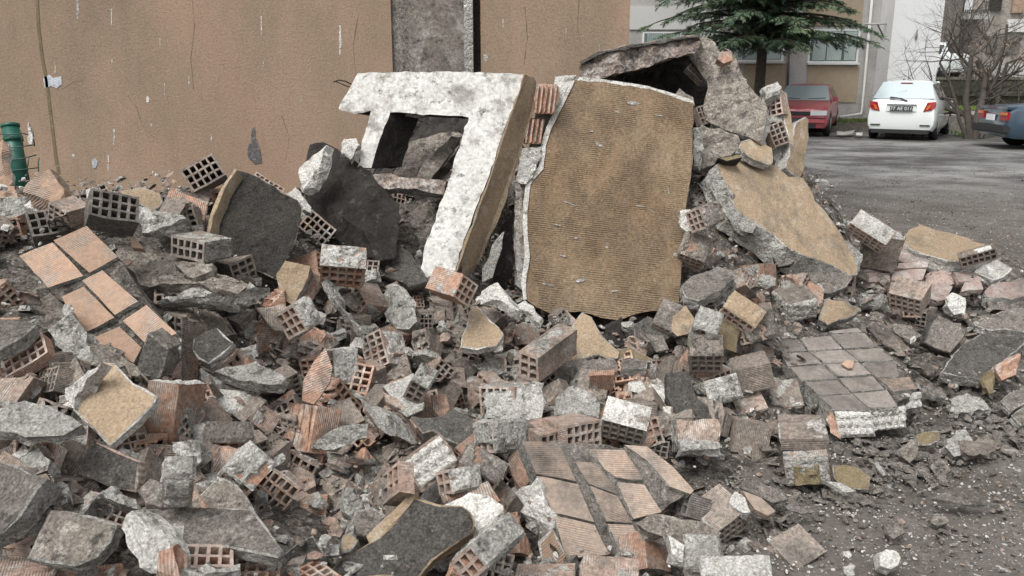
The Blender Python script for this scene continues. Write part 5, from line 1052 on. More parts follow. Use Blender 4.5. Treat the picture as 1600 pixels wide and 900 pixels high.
def studs(px, parent, zz, seed, mt=MW):
    (a, b, c) = px; A = P(*a, zz); Bq = P(*b, zz + .02); Cq = P(*c, zz - .0)
    e1 = Bq - A; e2 = Cq - A; n = e1.cross(e2).normalized(); n = n if n.dot(A - CAM) < 0 else -n
    ee = e1.normalized() * e1.length
    patch(parent, A, ee, e2, n, t=.03, style='stud', mt=mt, seed=seed, thr=-1, name='mortar_studs', W=Matrix.Identity(4))
studs(((1304,643),(1360,641),(1312,684)), pp, 4.08, 1)
studs(((1361,640),(1416,634),(1360,674)), pp, 4.12, 2)
studs(((1402,616),(1438,612),(1402,642)), pp, 4.22, 3)
K([(1297,642),(1306,644),(1313,686),(1298,676),(1290,655)], 'FL', .05, 'brick_orange', parent=pp, name='brick_side', zz=4.1)
S([(1314,568),(1322,563),(1334,564),(1332,575),(1325,576)], 'U', .012, 'brick_pale', 'brick_pale', zz=4.42, label='small orange shard lying on the paving like panel', cat='brick shard', name='brick_fragment')
K([(1300,527),(1306,523),(1322,543),(1319,546)], 'U', .015, MW, 'small white mortar stick lying on the paving like panel', zz=4.72, rough=.003, cell=.02)
K([(1203,536),(1218,552),(1235,575),(1244,596),(1228,592),(1212,570),(1200,550)], 'FL', .08, 'mortar', 'mortar edge left of the paving like panel', zz=4.55)

# ---- right cluster
cl_ = empty('ribbed_brick_wall_piece'); tag(cl_, 'crushed wall piece of pinkish bricks with open holes at the right', 'wall piece')
NC = (.05, -.45, .89)
mat('brick_rose', (.37,.28,.245), (.30,.235,.21), (.46,.42,.39), wave=(0,.009,.4), t3=.55, c4=(.20,.175,.16), t4=.62, spot=.35, wamp=.2, bump=.6)
tiles(cl_, [[(1346,427),(1392,426),(1391,440),(1345,441)], [(1352,416),(1393,415),(1393,424),(1348,425)], [(1396,423),(1448,420),(1440,438),(1393,438)], [(1404,411),(1450,408),(1449,418),(1400,420)],
            [(1391,441),(1440,440),(1438,452),(1436,470),(1412,470),(1402,458),(1390,455)], [(1446,444),(1470,440),(1488,448),(1480,468),(1466,470),(1442,462)], [(1490,424),(1519,423),(1516,440),(1498,441)], [(1510,435),(1530,433),(1537,452),(1502,455)]],
      NC, 'brick_rose', 'brick_rose', .05, (1440,440), -.06, rough=.008)
B('H', [(1346,444),(1380,444),(1346,458)], 'p', parent=cl_, nu=4, nv=2, dz=-.05)
B('H', [(1391,457),(1437,470),(1391,481)], 'p', pre='d', parent=cl_, nu=5, nv=3, dz=-.05, L=.15)
B('H', [(1410,474),(1437,474),(1412,496)], 'p', parent=cl_, nu=3, nv=2, dz=-.1)
B('H', [(1442,468),(1463,468),(1442,487)], 'p', parent=cl_, nu=3, nv=2, dz=-.05)
B('H', [(1453,415),(1486,413),(1454,424)], 'p', parent=cl_, nu=4, nv=1, dz=-.05)
B('H', [(1506,456),(1530,458),(1508,480)], 'p', parent=cl_, nu=3, nv=3, dz=-.02)
K([(1487,459),(1500,456),(1510,466),(1506,494),(1492,490),(1480,478)], 'F', .08, MW, 'white mortar end of the crushed pinkish wall piece', dz=-.1)
K([(1345,458),(1388,458),(1390,482),(1360,484),(1344,476)], 'F', .08, 'mortar', 'studded grey mortar under the crushed pinkish wall piece', dz=.0, rough=.016)
K([(1450,425),(1488,424),(1496,442),(1470,446),(1446,440)], 'M', .05, 'brick_rose', 'crumbled rosy ribs on the crushed wall piece', dz=-.08, rough=.02, name='brick_fragment', cat='brick fragment')
K([(1530,440),(1545,455),(1540,485),(1512,490),(1508,470)], 'FR', .1, 'plaster_grey', 'dark end block right of the crushed pinkish bricks', dz=.05)
B('H', [(1330,348),(1381,383),(1322,362)], 'p', 'pale edged brick with many small holes beside the tan slab corner', pre='d', nu=6, nv=3, dz=-.25, mort=[('b-', (0,1,0,1), dict(mt=MW, t=.01, thr=-.8))])
K([(1318,372),(1340,388),(1352,404),(1345,420),(1325,415),(1312,395)], 'M', .1, 'mortar', 'pale greenish mortar left of the crushed pinkish wall piece', dz=-.3)
B('N', [(1360,367),(1354,352),(1411,376)], 'g', 'grey upside down brick on the dirt behind the tan topped slab', dz=-.2, mort=[('f', (0,1,0,1), dict(mt='mortar', t=.006, thr=-.5))])
S([(1436,350),(1450,354),(1500,368),(1557,387),(1553,394),(1523,405),(1500,407),(1481,408),(1460,402),(1444,397),(1425,388),(1412,382),(1411,370),(1421,358)], (.08,-.34,.94), .12, 'render_tan', MW, dz=-.3, label='tan topped slab lying at the far right end of the heap', cat='wall slab', name='tan_slab', rough=.007)
B('H', [(1502,404),(1552,388),(1506,420)], 'g', 'dark ribbed brick edge under the tan topped slab', pre='d', nu=6, nv=2, dz=-.1, L=.06)
K([(1395,385),(1412,380),(1440,398),(1440,412),(1412,412),(1395,405)], 'F', .08, 'brick_rose', 'broken brick faces under the left end of the tan topped slab', dz=-.15, name='brick_fragment', cat='brick fragment')
S([(1523,424),(1540,412),(1557,406),(1582,419),(1568,432),(1551,437)], 'U', .04, 'mortar', MW, dz=-.1, label='small grey slab with pale rim right of the tan topped slab', cat='plaster slab')
S([(1538,455),(1550,444),(1568,440),(1602,436),(1620,438),(1620,462),(1580,468),(1542,463)], 'U', .08, 'brick_rose', MW, dz=-.15, label='pale pink brick slab cut by the right edge', cat='wall slab', rough=.009)
S([(1540,466),(1605,470),(1605,486),(1548,484)], 'F', .06, 'plaster_grey', 'plaster_grey', dz=-.05, label='brown side below the pale pink brick slab', cat='plaster slab')
S([(1466,493),(1485,500),(1512,513),(1500,535),(1486,552),(1462,545),(1444,536),(1452,512)], 'F', .08, 'plaster_grey', 'plaster_dark', dz=-.12, label='dark upright slab in front of the crushed pinkish bricks', cat='plaster slab')
S([(1534,521),(1560,520),(1602,524),(1602,537),(1575,560),(1553,576),(1536,593),(1500,588),(1470,582),(1480,566),(1490,552),(1512,534)], 'U', .07, 'plaster_dark', 'mortar', dz=-.1, label='large grey slab with pale edge at the right', cat='wall slab', name='grey_slab')
S([(1525,508),(1548,492),(1582,480),(1604,480),(1604,518),(1570,514),(1548,516)], 'U', .05, 'plaster_grey', 'mortar', dz=-.05, label='flat grey slab behind the large grey slab at the right', cat='plaster slab')
S([(1563,627),(1580,612),(1603,601),(1620,600),(1620,625),(1600,632),(1580,643)], 'U', .04, 'plaster_grey', 'mortar', dz=-.05, label='small grey slab cut by the right edge', cat='plaster slab')
S([(1580,648),(1600,634),(1620,634),(1620,660),(1595,664)], 'U', .04, 'plaster_grey', 'mortar', dz=-.05, label='lowest grey slab piece at the right edge', cat='plaster slab')
K([(1536,594),(1552,578),(1560,600),(1556,612),(1545,615)], 'F', .06, 'render_olive', 'olive clod under the corner of the large grey slab', dz=-.1)
K([(1555,576),(1592,552),(1600,558),(1588,585),(1564,594)], 'F', .06, 'brick_orange', 'orange brown brick under the edge of the large grey slab', name='brick_fragment', cat='brick fragment', dz=-.05)
K([(1421,552),(1445,545),(1470,548),(1488,560),(1482,580),(1460,590),(1440,578),(1425,565)], 'U', .1, 'debris', 'brown clod of earth and mortar behind the paving like panel', dz=-.02, rough=.02)
K([(1350,505),(1375,492),(1400,500),(1425,520),(1432,545),(1405,550),(1380,535)], 'U', .1, 'brick_grey', 'brown broken brick heap behind the paving like panel', dz=-.02, rough=.02, name='brick_fragment', cat='brick fragment')
K([(1395,505),(1425,508),(1440,524),(1424,530),(1400,520)], 'U', .04, 'plaster_grey', 'grey slab shard with a hole behind the paving like panel', dz=-.1)
B('N', [(1440,622),(1474,621),(1442,636)], 'g', 'small brown brick lying on the dirt right of the panel', nu=3, nv=3, L=.14, dz=-.02)
S([(1437,608),(1452,601),(1474,612),(1480,620),(1458,622)], 'U', .03, 'plaster_grey', 'mortar', dz=-.02, label='brown flat shard right of the panel corner', cat='plaster slab')
K([(1484,622),(1510,616),(1540,622),(1550,640),(1510,645),(1484,640)], 'U', .05, 'mortar', 'pale crumbled mortar patch right of the panel', dz=.0, rough=.02)
K([(1500,690),(1540,684),(1560,695),(1545,712),(1510,712)], 'U', .04, 'brick_grey', 'brown brick crumbs near the pale rock', zz=3.85, name='brick_fragment', cat='brick fragment')

# ---- orange standing chunk and things at the far left top
K([(-10,225),(0,215),(8,222),(16,285),(12,292),(-10,292)], 'F', .06, 'brick_pale', 'pale orange brick piece standing at the left edge beside the green post', ms=MW, zz=4.3, name='brick_fragment', cat='brick fragment')
K([(-10,290),(20,288),(26,305),(-10,308)], 'M', .06, 'brick_pale', 'low pale brick ledge at the left edge', zz=4.2, name='brick_fragment', cat='brick fragment')
# ================================================================ loose bricks and lumps filling the gaps of the heap
rf = random.Random(21)
def clear_of(x, y):
    for x0, x1, y0, y1 in ((775,1090,0,505), (1085,1350,0,432), (1280,1700,0,418), (1195,1445,500,650), (20,290,345,560), (478,775,0,425), (320,480,250,425), (800,1095,690,885)):
        if x0 < x < x1 and y0 < y < y1: return False
    return True
VAR = [(5,3,.185,1),(5,3,.185,2),(5,3,.185,3),(5,3,.185,5),(4,3,.12,6),(5,2,.14,7),(3,3,.15,8),(5,3,.1,9)]
bank = {}
def filler(x, y, dz, i):
    v = VAR[i % len(VAR)]; mt = ('brick_pink', 'brick_grey', 'brick_orange', 'brick_grey')[rf.randrange(4)]
    k = (v, mt)
    if k not in bank:
        me = brick_mesh(v[0], v[1], v[2], v[3]).copy(); me.materials.clear(); o = link('loose_brick', me, [mt, 'brick_end_dusty' if mt == 'brick_grey' else 'brick_end']); bank[k] = me
    else: o = bpy.data.objects.new('loose_brick', bank[k]); COL.objects.link(o)
    o.location = (x, y, Hm(x, y) + dz); o.rotation_euler = (rf.uniform(0, 6.3), rf.uniform(0, 6.3), rf.uniform(0, 6.3)); s = rf.uniform(.55, .8) if y < 3.3 else rf.uniform(.7, .95); o.scale = (s, s, s)
    tag(o, 'dusty broken hollow brick wedged in the gaps of the rubble heap', 'brick', 'broken bricks wedged in the gaps of the heap')
    return o
n = 0
while n < 270:
    qx, qy = rf.uniform(-10, 1500), 330 + 560 * rf.random()
    if not clear_of(qx, qy) or qx > 1150 + (640 - qy) * .9 and qy > 560: continue
    q3 = P(qx, qy, Z(qx, qy) + .12); x, y = q3.x, q3.y
    if Hm(x, y) < .03: continue
    filler(x, y, 0, n).location = q3; n += 1
for px_, py_, z_ in [(x, 306 + (x * 7 % 13), 4.35 + (x * 11 % 5) * .08) for x in range(118, 470, 21)]:
    p = P(px_, py_, z_); filler(p.x, p.y, 0, n).location.z = p.z - .03; n += 1
lumps = []
for q in range(6):
    pts = [Vector((math.cos(a) * rf.uniform(.05, .09), math.sin(a) * rf.uniform(.04, .08), 0)) for a in [k * 6.283 / 7 for k in range(7)]]
    bm = prism(pts, (0, 0, 1), rf.uniform(.03, .06), .008, 100 + q, .025, facets=4); me = mesh_from(bm); lumps.append(me)
lb = {}
n = 0
while n < 250:
    qx, qy = rf.uniform(-10, 1560), 320 + 575 * rf.random()
    if not clear_of(qx, qy) or qx > 1150 + (640 - qy) * .9 and qy > 560: continue
    q3 = P(qx, qy, Z(qx, qy) + .075); x, y = q3.x, q3.y
    if Hm(x, y) < .0: continue
    q = n % 6; mt = ('mortar', 'plaster_grey', 'plaster_rough', 'mortar_white', 'brick_pink', 'mortar')[rf.randrange(6)]
    if (q, mt) not in lb:
        me = lumps[q].copy(); me.materials.clear(); me.materials.append(MATS[mt]); me.materials.append(MATS['mortar' if mt != 'brick_pink' else mt]); lb[(q, mt)] = me
    o = bpy.data.objects.new('loose_chunk', lb[(q, mt)]); COL.objects.link(o)
    o.location = q3; o.rotation_euler = (rf.gauss(0, .5), rf.gauss(0, .5), rf.uniform(0, 6.3)); s = rf.uniform(.5, 1.15); o.scale = (s, s, s)
    tag(o, 'fist sized loose chunk of broken mortar or plaster in the rubble heap', 'mortar chunk', 'loose chunks in the heap'); n += 1
# keep every loose piece behind the pieces that lie on top of the heap
for o in [o for o in COL.objects if o.name.startswith('loose')]:
    d_ = o.location - CAM; zc = d_.dot(FW); px_ = 800 + FPX * d_.x / zc; py_ = 450 - FPX * d_.dot(UP) / zc
    if -100 < px_ < 1700 and 250 < py_ < 1000:
        zt = Z(px_, py_) + (.06 if 'chunk' in o.name else .115)
        if zc < zt: o.location = P(px_, py_, zt)
# each loose piece is named by what it lies beside
def pix(v):
    d = Vector(v) - CAM; z = d.dot(FW); return (800 + FPX * d.x / z, 450 - FPX * d.dot(UP) / z)
bpy.context.view_layer.update()
marks = [(pix(o.matrix_world.translation), o['label']) for o in COL.objects if o.get('category') and o.parent is None and not o.name.startswith('loose') and o.get('kind') is None]
SHADE = {'brick_pink': 'pinkish', 'brick_grey': 'grey brown', 'brick_orange': 'orange', 'mortar': 'pale grey', 'plaster_grey': 'brown grey', 'plaster_rough': 'beige grey', 'plaster_dark': 'dark grey', 'mortar_white': 'whitish'}
import re
seen = {}
for o in [o for o in COL.objects if o.name.startswith('loose')]:
    x, y = pix(o.location); best = sorted(marks, key=lambda m: (m[0][0] - x) ** 2 + (m[0][1] - y) ** 2)[:14]
    base = SHADE[o.data.materials[0].name] + (' broken brick' if 'brick' in o.name else ' chunk')
    for (mx, my), lab in best:
        w = lab.split()[:9]
        while w[-1] in ('the', 'a', 'of', 'with', 'and', 'in', 'on', 'to', 'under', 'at', 'by', 'its', 'from', 'beside', 'below', 'above', 'behind', 'left', 'right', 'near', 'for', 'between', 'whose', 'are', 'upper', 'lower', 'big', 'two'): w.pop()
        side = ('above' if y < my else 'below') if abs(y - my) > abs(x - mx) else ('left of' if x < mx else 'right of')
        L_ = base + ' ' + side + ' the ' + ' '.join(w)
        if L_ not in seen: break
    seen[L_] = 1; o['label'] = L_
# grit on the fallen panels and slabs is colour only; purge helper meshes
for me in list(bpy.data.meshes):
    if me.users == 0: bpy.data.meshes.remove(me)
# ================================================================ BEHIND: fence, cars, trees, buildings
plain('green_paint', (.012, .085, .06), .45); plain('green_wire', (.03, .07, .06), .5)
fp = empty('green_fence', P(30, 290, 4.9)); tag(fp, 'broken green wire mesh fence with a round green post at the far left', 'fence')
def tb(name, pts, rad, m, parent, seg=8):
    o = parent.location
    return tube(name, [Vector(p) - o for p in pts], rad, m, parent, seg)
tb('post', [P(16, 198, 4.9), P(36, 300, 4.9)], .047, 'green_paint', fp, 20)
tb('post_cap', [P(15.5, 194.5, 4.9), P(16.4, 199, 4.9)], .051, 'green_paint', fp, 20)
tb('clamp', [P(20, 214, 4.9), P(21.4, 221, 4.9)], .053, 'green_paint', fp, 20)
for y0, y1 in ((207, 212), (228, 226), (247, 242), (264, 262)):
    tb('wire', [P(-6, y0 + 2, 4.84), P(14, y0 + 3, 4.84), P(34, y0 + 1, 4.85), P(52 + (y0 - 207) * .12, y1, 4.9)], .0035, 'green_wire', fp, 5)
for x0, x1 in ((32, 36), (51, 54), (45, 43), (61, 60)):
    if x0 < 40 or x0 == 51: tb('wire', [P(x0, 203, 4.85), P(x1, 229, 4.87)], .0035, 'green_wire', fp, 5)
    else: tb('wire', [P(x0, 246, 4.86), P(x0 - 1, 254, 4.86), P(x1, 262, 4.87), P(x1 + 1, 283, 4.87)], .0035, 'green_wire', fp, 5)
K([(43,195),(46,190),(48,205),(52,215),(50,226),(45,224),(44,208)], 'F', .01, MW, 'scrap of white plastic caught on the green wire fence', zz=4.85, name='plastic_scrap', cat='plastic scrap', rough=.003, cell=.02)

# ---- kerb bank and strip in front of the facade
mat('bank', (.16,.14,.115), (.11,.10,.085), (.32,.31,.29), s1=3, s3=14, t3=.6, spot=.5, s2=30, bump=1, bdist=.03, c4=(.07,.08,.04), s4=2, t4=.58)
def strip(name, pts, m, seedy=0, amp=.03, kind='structure'):
    bm = bmesh.new(); rows = []
    for (x0, x1, y, z) in pts:
        rows.append([bm.verts.new((x0 + (x1 - x0) * i / 50, y + amp * 2 * nz((i, y, 0), .9, seedy), z + amp * nz((i, y, 2), .7, seedy))) for i in range(51)])
    for a, b in zip(rows, rows[1:]):
        for i in range(50): bm.faces.new((a[i], a[i + 1], b[i + 1], b[i]))
    return tag(link(name, mesh_from(bm, smooth=True), m), kind=kind)
strip('verge', [(2, 40, 27.6, -.03), (2, 40, 27.9, .16), (2, 40, 28.6, .26), (2, 40, 30.6, .34)], 'bank', 1, .07)
# ---- long facade behind
FY = 30.0
mat('facade_grey', (.46,.45,.43), (.40,.39,.375), (.34,.33,.31), s1=.6, s3=1.2, t3=.58, c4=(.28,.27,.25), s4=2.5, t4=.64, spot=.12, s2=20, bump=.3)
mat('facade_pale', (.60,.595,.58), (.55,.545,.53), None, s1=.8, spot=.08, s2=20, bump=.2)
mat('facade_tan', (.36,.29,.21), (.32,.26,.19), (.55,.53,.49), s3=2.2, t3=.68, soft=.02, spot=.15, s2=30, bump=.3)
mat('facade_white', (.74,.75,.74), (.70,.705,.70), (.62,.63,.62), s1=.7, s3=1, t3=.6, spot=.06, s2=20, bump=.15)
mat('curtain', (.36,.42,.40), (.28,.33,.32), None, s1=2.0, spot=.05); plain('window_glass', (.12, .15, .15), .08, spec=.6); plain('upvc', (.66, .68, .68), .4)
bd = empty('apartment_block', (0, FY, 0)); tag(bd, 'grey apartment block with tan panels and white windows behind the parked cars', 'building')
def fb(name, x0, y0, x1, y1, proud, m, depth=.06, parent=bd, Y=FY, loc=True):
    a = atY(x0, y0, Y - proud); b = atY(x1, y1, Y - proud)
    off = Vector((0, Y, 0)) if loc else Vector()
    return box(name, Vector((min(a.x, b.x), Y - proud, min(a.z, b.z))) - off, Vector((max(a.x, b.x), Y - proud + depth, max(a.z, b.z))) - off, m, parent)
wa = atY(930, 60, FY); wb_ = atY(1392, 60, FY)
box('wall', Vector((wa.x, 0, 0)), Vector((wb_.x, 8, 9)), 'facade_grey', bd)
fb('panel', 983, 10, 1078, 46, .05, 'facade_pale', .05); fb('panel', 1084, -60, 1140, 120, .03, 'facade_pale', .03)
fb('panel', 1165, 97, 1222, 200, .03, 'facade_tan', .03); fb('panel', 1263, 103, 1338, 160, .03, 'facade_tan', .03)
fb('panel', 1262, -60, 1346, 40, .04, 'facade_tan', .04); fb('panel', 983, 102, 1075, 200, .03, 'facade_tan', .03)
def window(x0, y0, x1, y1, divs):
    f = fb('window', x0, y0, x1, y1, .02, 'upvc', .02)
    for i in range(len(divs) - 1):
        a, b = divs[i], divs[i + 1]
        fb('pane', a + 2, y0 + 2, b - 2, y1 - 3, .035, 'window_glass', .015)
        # curtain folds seen in the pane
        n = 7; A = atY(a + 3, y0 + 3, FY - .05); Bq = atY(b - 3, y1 - 4, FY - .05); bm = bmesh.new(); pr = None
        lo = A.x + (Bq.x - A.x) * (.0 if i % 2 else .12)
        for k in range(n * 4 + 1):
            x = lo + (Bq.x - lo) * k / (n * 4); y = -.046 + .006 * math.sin(k * 1.57)
            cur = (bm.verts.new((x, y, Bq.z)), bm.verts.new((x, y, A.z)))
            if pr: bm.faces.new((pr[0], cur[0], cur[1], pr[1]))
            pr = cur
        link('curtain', mesh_from(bm), 'curtain', bd)
    fb('sill', x0 - 3, y1, x1 + 3, y1 + 3, .16, 'facade_pale', .16)
window(1266, 46, 1340, 98, (1267, 1292, 1317, 1339)); window(1128, 48, 1224, 96, (1130, 1142, 1160, 1192, 1222)); window(1004, 50, 1064, 100, (1005, 1036, 1062))
def pipe(name, pts, rad, m, parent=bd): return tube(name, [Vector(p) - parent.location for p in pts], rad, m, parent, 10)
pipe('downpipe', [atY(1366, -40, FY - .12), atY(1347, 172, FY - .12), atY(1345, 178, FY - .3), atY(1312, 183, FY - .9)], .045, 'facade_pale')
pipe('downpipe', [atY(1234, 60, FY - .08), atY(1230, 160, FY - .08)], .035, 'column_dark')
pipe('clothes_bar', [atY(1351, 38, FY - .5), atY(1388, 37, FY - .5)], .03, 'facade_grey')
pipe('clothes_bar', [atY(1371, 38, FY - .5), atY(1382, 60, FY - .3), atY(1381, 100, FY - .1), atY(1371, 155, FY - .06)], .028, 'column_dark')
# white gable standing proud
wg = empty('white_gable_building', (0, FY - 1, 0)); tag(wg, 'plain white rendered gable wall right of the grey apartment block', 'building')
a = atY(1392, 0, FY - 1); b = atY(1477, 0, FY - 1)
box('wall', Vector((atY(1385, 132, FY - 1).x, 0, 0)), Vector((atY(1461, 132, FY - 1).x, 7, 9)), 'facade_white', wg)
pipe('cable_box', [atY(1433, 47, FY - 1.05), atY(1431, 62, FY - 1.05)], .03, 'facade_grey', wg)
# right-hand background: terrace with wall, pale building
mat('old_block', (.36,.33,.29), (.30,.28,.25), (.22,.20,.19), s1=1, s3=2, t3=.55, spot=.2)
mat('grass', (.10,.17,.035), (.14,.20,.05), (.17,.15,.08), s1=2, s3=5, t3=.6, spot=.4, bump=1)
ob = empty('balcony_block', (0, 40, 0)); tag(ob, 'beige apartment block with balconies glimpsed through the bare tree', 'building')
def ob_(name, x0, y0, x1, y1, proud, m, d=.1): return fb(name, x0, y0, x1, y1, proud, m, d, ob, 40.0)
box('wall', Vector((atY(1470, 60, 40).x, 0, 0)), Vector((45, 6, 10)), 'old_block', ob)
ob_('corner_column', 1476, -80, 1493, 120, .3, 'column_dark', 1.1); ob_('corner_column', 1486, -80, 1492, 110, 1.5, 'plaster_grey', .2)
ob_('window', 1495, -60, 1512, 18, .1, 'window_glass'); ob_('window_frame', 1493, -60, 1496, 19, .15, 'upvc'); ob_('window_frame', 1512, -60, 1518, 19, .15, 'upvc')
ob_('balcony', 1488, 18, 1546, 30, 1.0, 'facade_grey', .9)
for k in range(18): ob_('railing_bar', 1490 + k * 3.1, 15, 1490.6 + k * 3.1, 20, 1.05, 'column_dark', .04)
ob_('window', 1552, -30, 1564, 16, .1, 'soot_and_shade'); ob_('window', 1545, 56, 1592, 84, .1, 'plaster_grey'); ob_('window', 1500, 62, 1518, 90, .12, 'plaster_grey'); ob_('window', 1575, 30, 1600, 50, .1, 'facade_pale')
ob_('balcony', 1560, 100, 1620, 106, 1.0, 'facade_grey', .9); ob_('window_frame', 1592, -60, 1600, 20, .14, 'brick_pale')
for k in range(16): ob_('railing_bar', 1552 + k * 4.2, 104, 1553.2 + k * 4.2, 122, 2.0, 'facade_grey', .04)
tw = empty('terrace_wall', (0, 36, 0)); tag(tw, 'dark stone retaining wall with a pale coping behind the bare tree', 'wall')
mat('dark_stone', (.075,.072,.058), (.05,.05,.042), (.12,.10,.08), s1=3, s3=4, spot=.5, s2=12, bump=1, bdist=.05)
def tw_(name, x0, y0, x1, y1, proud, m, d=.3): return fb(name, x0, y0, x1, y1, proud, m, d, tw, 36.0)
tw_('stone_face', 1455, 124, 1700, 150, 0, 'dark_stone', .5); tw_('coping', 1455, 120, 1700, 124.5, .05, 'column_concrete', .5)
box('terrace_fill', Vector((atY(1455, 122, 36).x, .3, 0)), Vector((50, 3.8, atY(1500, 121, 36).z - .02)), 'bank', tw)
strip('grass_strip', [(17.2, 34, 33.2, .50), (16.6, 34, 36.1, .56)], 'grass', 5, .05)
strip('concrete_path', [(15.2, 34, 29.0, .46), (15.8, 34, 33.4, .47)], 'old_block', 6, .02)
lw = box('low_wall', Vector((atY(1462, 180, 28.9).x, 28.55, -.1)), Vector((atY(1522, 180, 28.9).x, 28.8, .47)), 'column_concrete'); tag(lw, 'low mossy concrete wall beside the white hatchback', 'wall')
pst = box('fence_post', Vector((atY(1489, 150, 33).x - .03, 33, .4)), Vector((atY(1489, 150, 33).x + .03, 33.06, 1.15)), 'facade_pale'); tag(pst, 'thin pale post standing in the grass strip', 'post')
# ground litter near cars
K([(1308,204),(1318,206),(1336,203),(1334,208),(1318,211),(1307,210)], 'FLAT', .01, MW, 'white paper litter on the asphalt between the red and white cars', zz=25.2, name='litter', cat='litter', rough=.01, cell=.2, jit=.02)
K([(1337,207),(1348,207),(1347,211),(1338,211)], 'FLAT', .01, MW, 'smaller white litter scrap beside the white car', zz=24.6, name='litter', cat='litter', rough=.01, cell=.2, jit=.02)
K([(1295,325),(1303,321),(1311,326),(1309,332),(1298,331)], 'U', .03, 'brick_orange', 'small reddish brick shard alone on the car park behind the heap', zz=9.2, name='brick_fragment', cat='brick fragment', rough=.006, cell=.03)

# ---- cars
plain('tyre', (.018, .018, .018), .8); plain('rim', (.35, .36, .37), .35, .6); plain('car_glass', (.03, .035, .04), .05, spec=.9); plain('car_glass_painted_sky', (.42, .50, .52), .12, spec=.9)  # pale glass has the sky's reflection painted into its base colour
plain('tail_red', (.30, .012, .015), .2); plain('tail_orange', (.55, .16, .05), .25); plain('lamp_clear', (.62, .66, .68), .15, spec=.8); plain('black_trim', (.02, .02, .022), .6)
plain('plate_dark', (.05, .05, .055), .5); plain('plate_white', (.75, .76, .78), .4)
plain('paint_white', (.74, .78, .77), .22, coat=.6); plain('paint_red', (.42, .09, .11), .35, coat=.4); plain('paint_blue', (.035, .065, .095), .22, coat=.7); plain('paint_silver', (.42, .44, .46), .3, .3)
def ring(st):
    y, wb, zs, zb, wr, zr = st
    h = [(wb * .90, zs), (wb * .985, zs + .12), (wb, (zs + zb) / 2), (wb * .965, zb), (wr, zr - .05), (wr * .82, zr), (wr * .4, zr + .018)]
    return [(x, z) for x, z in h] + [(0, zr + .022)] + [(-x, z) for x, z in reversed(h)]
def car(name, label, loc, yaw, stations, paint, side=(), glass_end=(), glass_mat='car_glass', wheels=(.75, 3.2), track=.76, wr=.31, scale=1., group=None):
    root = empty(name, loc, yaw); root.scale = (scale,) * 3; tag(root, label, 'car', group)
    bm = bmesh.new(); rs = []
    for st in stations: rs.append([bm.verts.new((x, st[0], z)) for x, z in ring(st)])
    for a, b in zip(rs, rs[1:]):
        for k in range(len(a) - 1): bm.faces.new((a[k], a[k + 1], b[k + 1], b[k]))
        bm.faces.new((a[-1], a[0], b[0], b[-1]))
    bm.faces.new(rs[0][::-1]); bm.faces.new(rs[-1])
    bmesh.ops.recalc_face_normals(bm, faces=bm.faces[:])
    me = mesh_from(bm, smooth=True); o = link('body', me, paint, root)
    me.set_sharp_from_angle(angle=R(38))
    R_ = [ring(s) for s in stations]
    def quad(nm, cs, m, off=.012, shrink=.1, th=None):
        c = [Vector(p) for p in cs]; ce = sum(c, Vector()) / 4; n = (c[1] - c[0]).cross(c[3] - c[0]).normalized()
        if n.dot(ce - Vector((0, stations[-1][0] / 2, .6))) < 0: n = -n
        bm = bmesh.new(); q = [bm.verts.new(p.lerp(ce, shrink) + n * off) for p in c]; f = bm.faces.new(q)
        e = bmesh.ops.extrude_face_region(bm, geom=[f])
        for v in e['geom']:
            if isinstance(v, bmesh.types.BMVert): v.co -= n * .03
        bmesh.ops.recalc_face_normals(bm, faces=bm.faces[:])
        return link(nm, mesh_from(bm), m, root)
    for (i, j, lab) in side:                       # side glass between stations i and j
        for sg in (1, -1):
            a0, a1 = R_[i][3], R_[i][4]; b0, b1 = R_[j][3], R_[j][4]
            quad(lab, [(sg * a0[0], stations[i][0], a0[1]), (sg * b0[0], stations[j][0], b0[1]), (sg * b1[0], stations[j][0], b1[1]), (sg * a1[0], stations[i][0], a1[1])], 'car_glass', shrink=.09)
    for (i, j, lab, sh) in glass_end:
        a0, b0 = R_[i][4], R_[j][4]
        quad(lab, [(a0[0], stations[i][0], R_[i][5][1]), (-a0[0], stations[i][0], R_[i][5][1]), (-b0[0], stations[j][0], R_[j][5][1]), (b0[0], stations[j][0], R_[j][5][1])], glass_mat, off=.03, shrink=sh)
    for wy in wheels:
        for sg in (1, -1):
            a = tube('wheel', [(sg * (track - .11), wy, wr), (sg * (track + .075), wy, wr)], wr, 'tyre', root, 28)
            tube('rim', [(sg * (track + .06), wy, wr), (sg * (track + .082), wy, wr)], wr * .62, 'rim', a, 20)
            tube('wheel_arch', [(sg * (track - .05), wy, wr + .02), (sg * (track + .062), wy, wr + .02)], wr + .055, 'black_trim', root, 28)
    return root
def cbox(root, nm, lo, hi, m, bev=.0): return box(nm, lo, hi, m, root, bev)
def poly3(root, nm, pts, m, th=(0, -.02, 0)):
    bm = bmesh.new(); f = bm.faces.new([bm.verts.new(p) for p in pts]); e = bmesh.ops.extrude_face_region(bm, geom=[f])
    for v in e['geom']:
        if isinstance(v, bmesh.types.BMVert): v.co += Vector(th)
    bmesh.ops.recalc_face_normals(bm, faces=bm.faces[:]); return link(nm, mesh_from(bm), m, root)
def text(root, s, size, loc, rot, m):
    cu = bpy.data.curves.new('letters', 'FONT'); cu.body = s; cu.size = size; cu.align_x = 'CENTER'; cu.align_y = 'CENTER'; cu.extrude = .002
    to = bpy.data.objects.new('t', cu); COL.objects.link(to); bpy.context.view_layer.update(); me = bpy.data.meshes.new_from_object(to.evaluated_get(bpy.context.evaluated_depsgraph_get())); bpy.data.objects.remove(to); me.materials.clear(); me.materials.append(MATS[m]); o = bpy.data.objects.new('plate_letters', me); COL.objects.link(o); o.parent = root; o.location = loc; o.rotation_euler = rot; return o
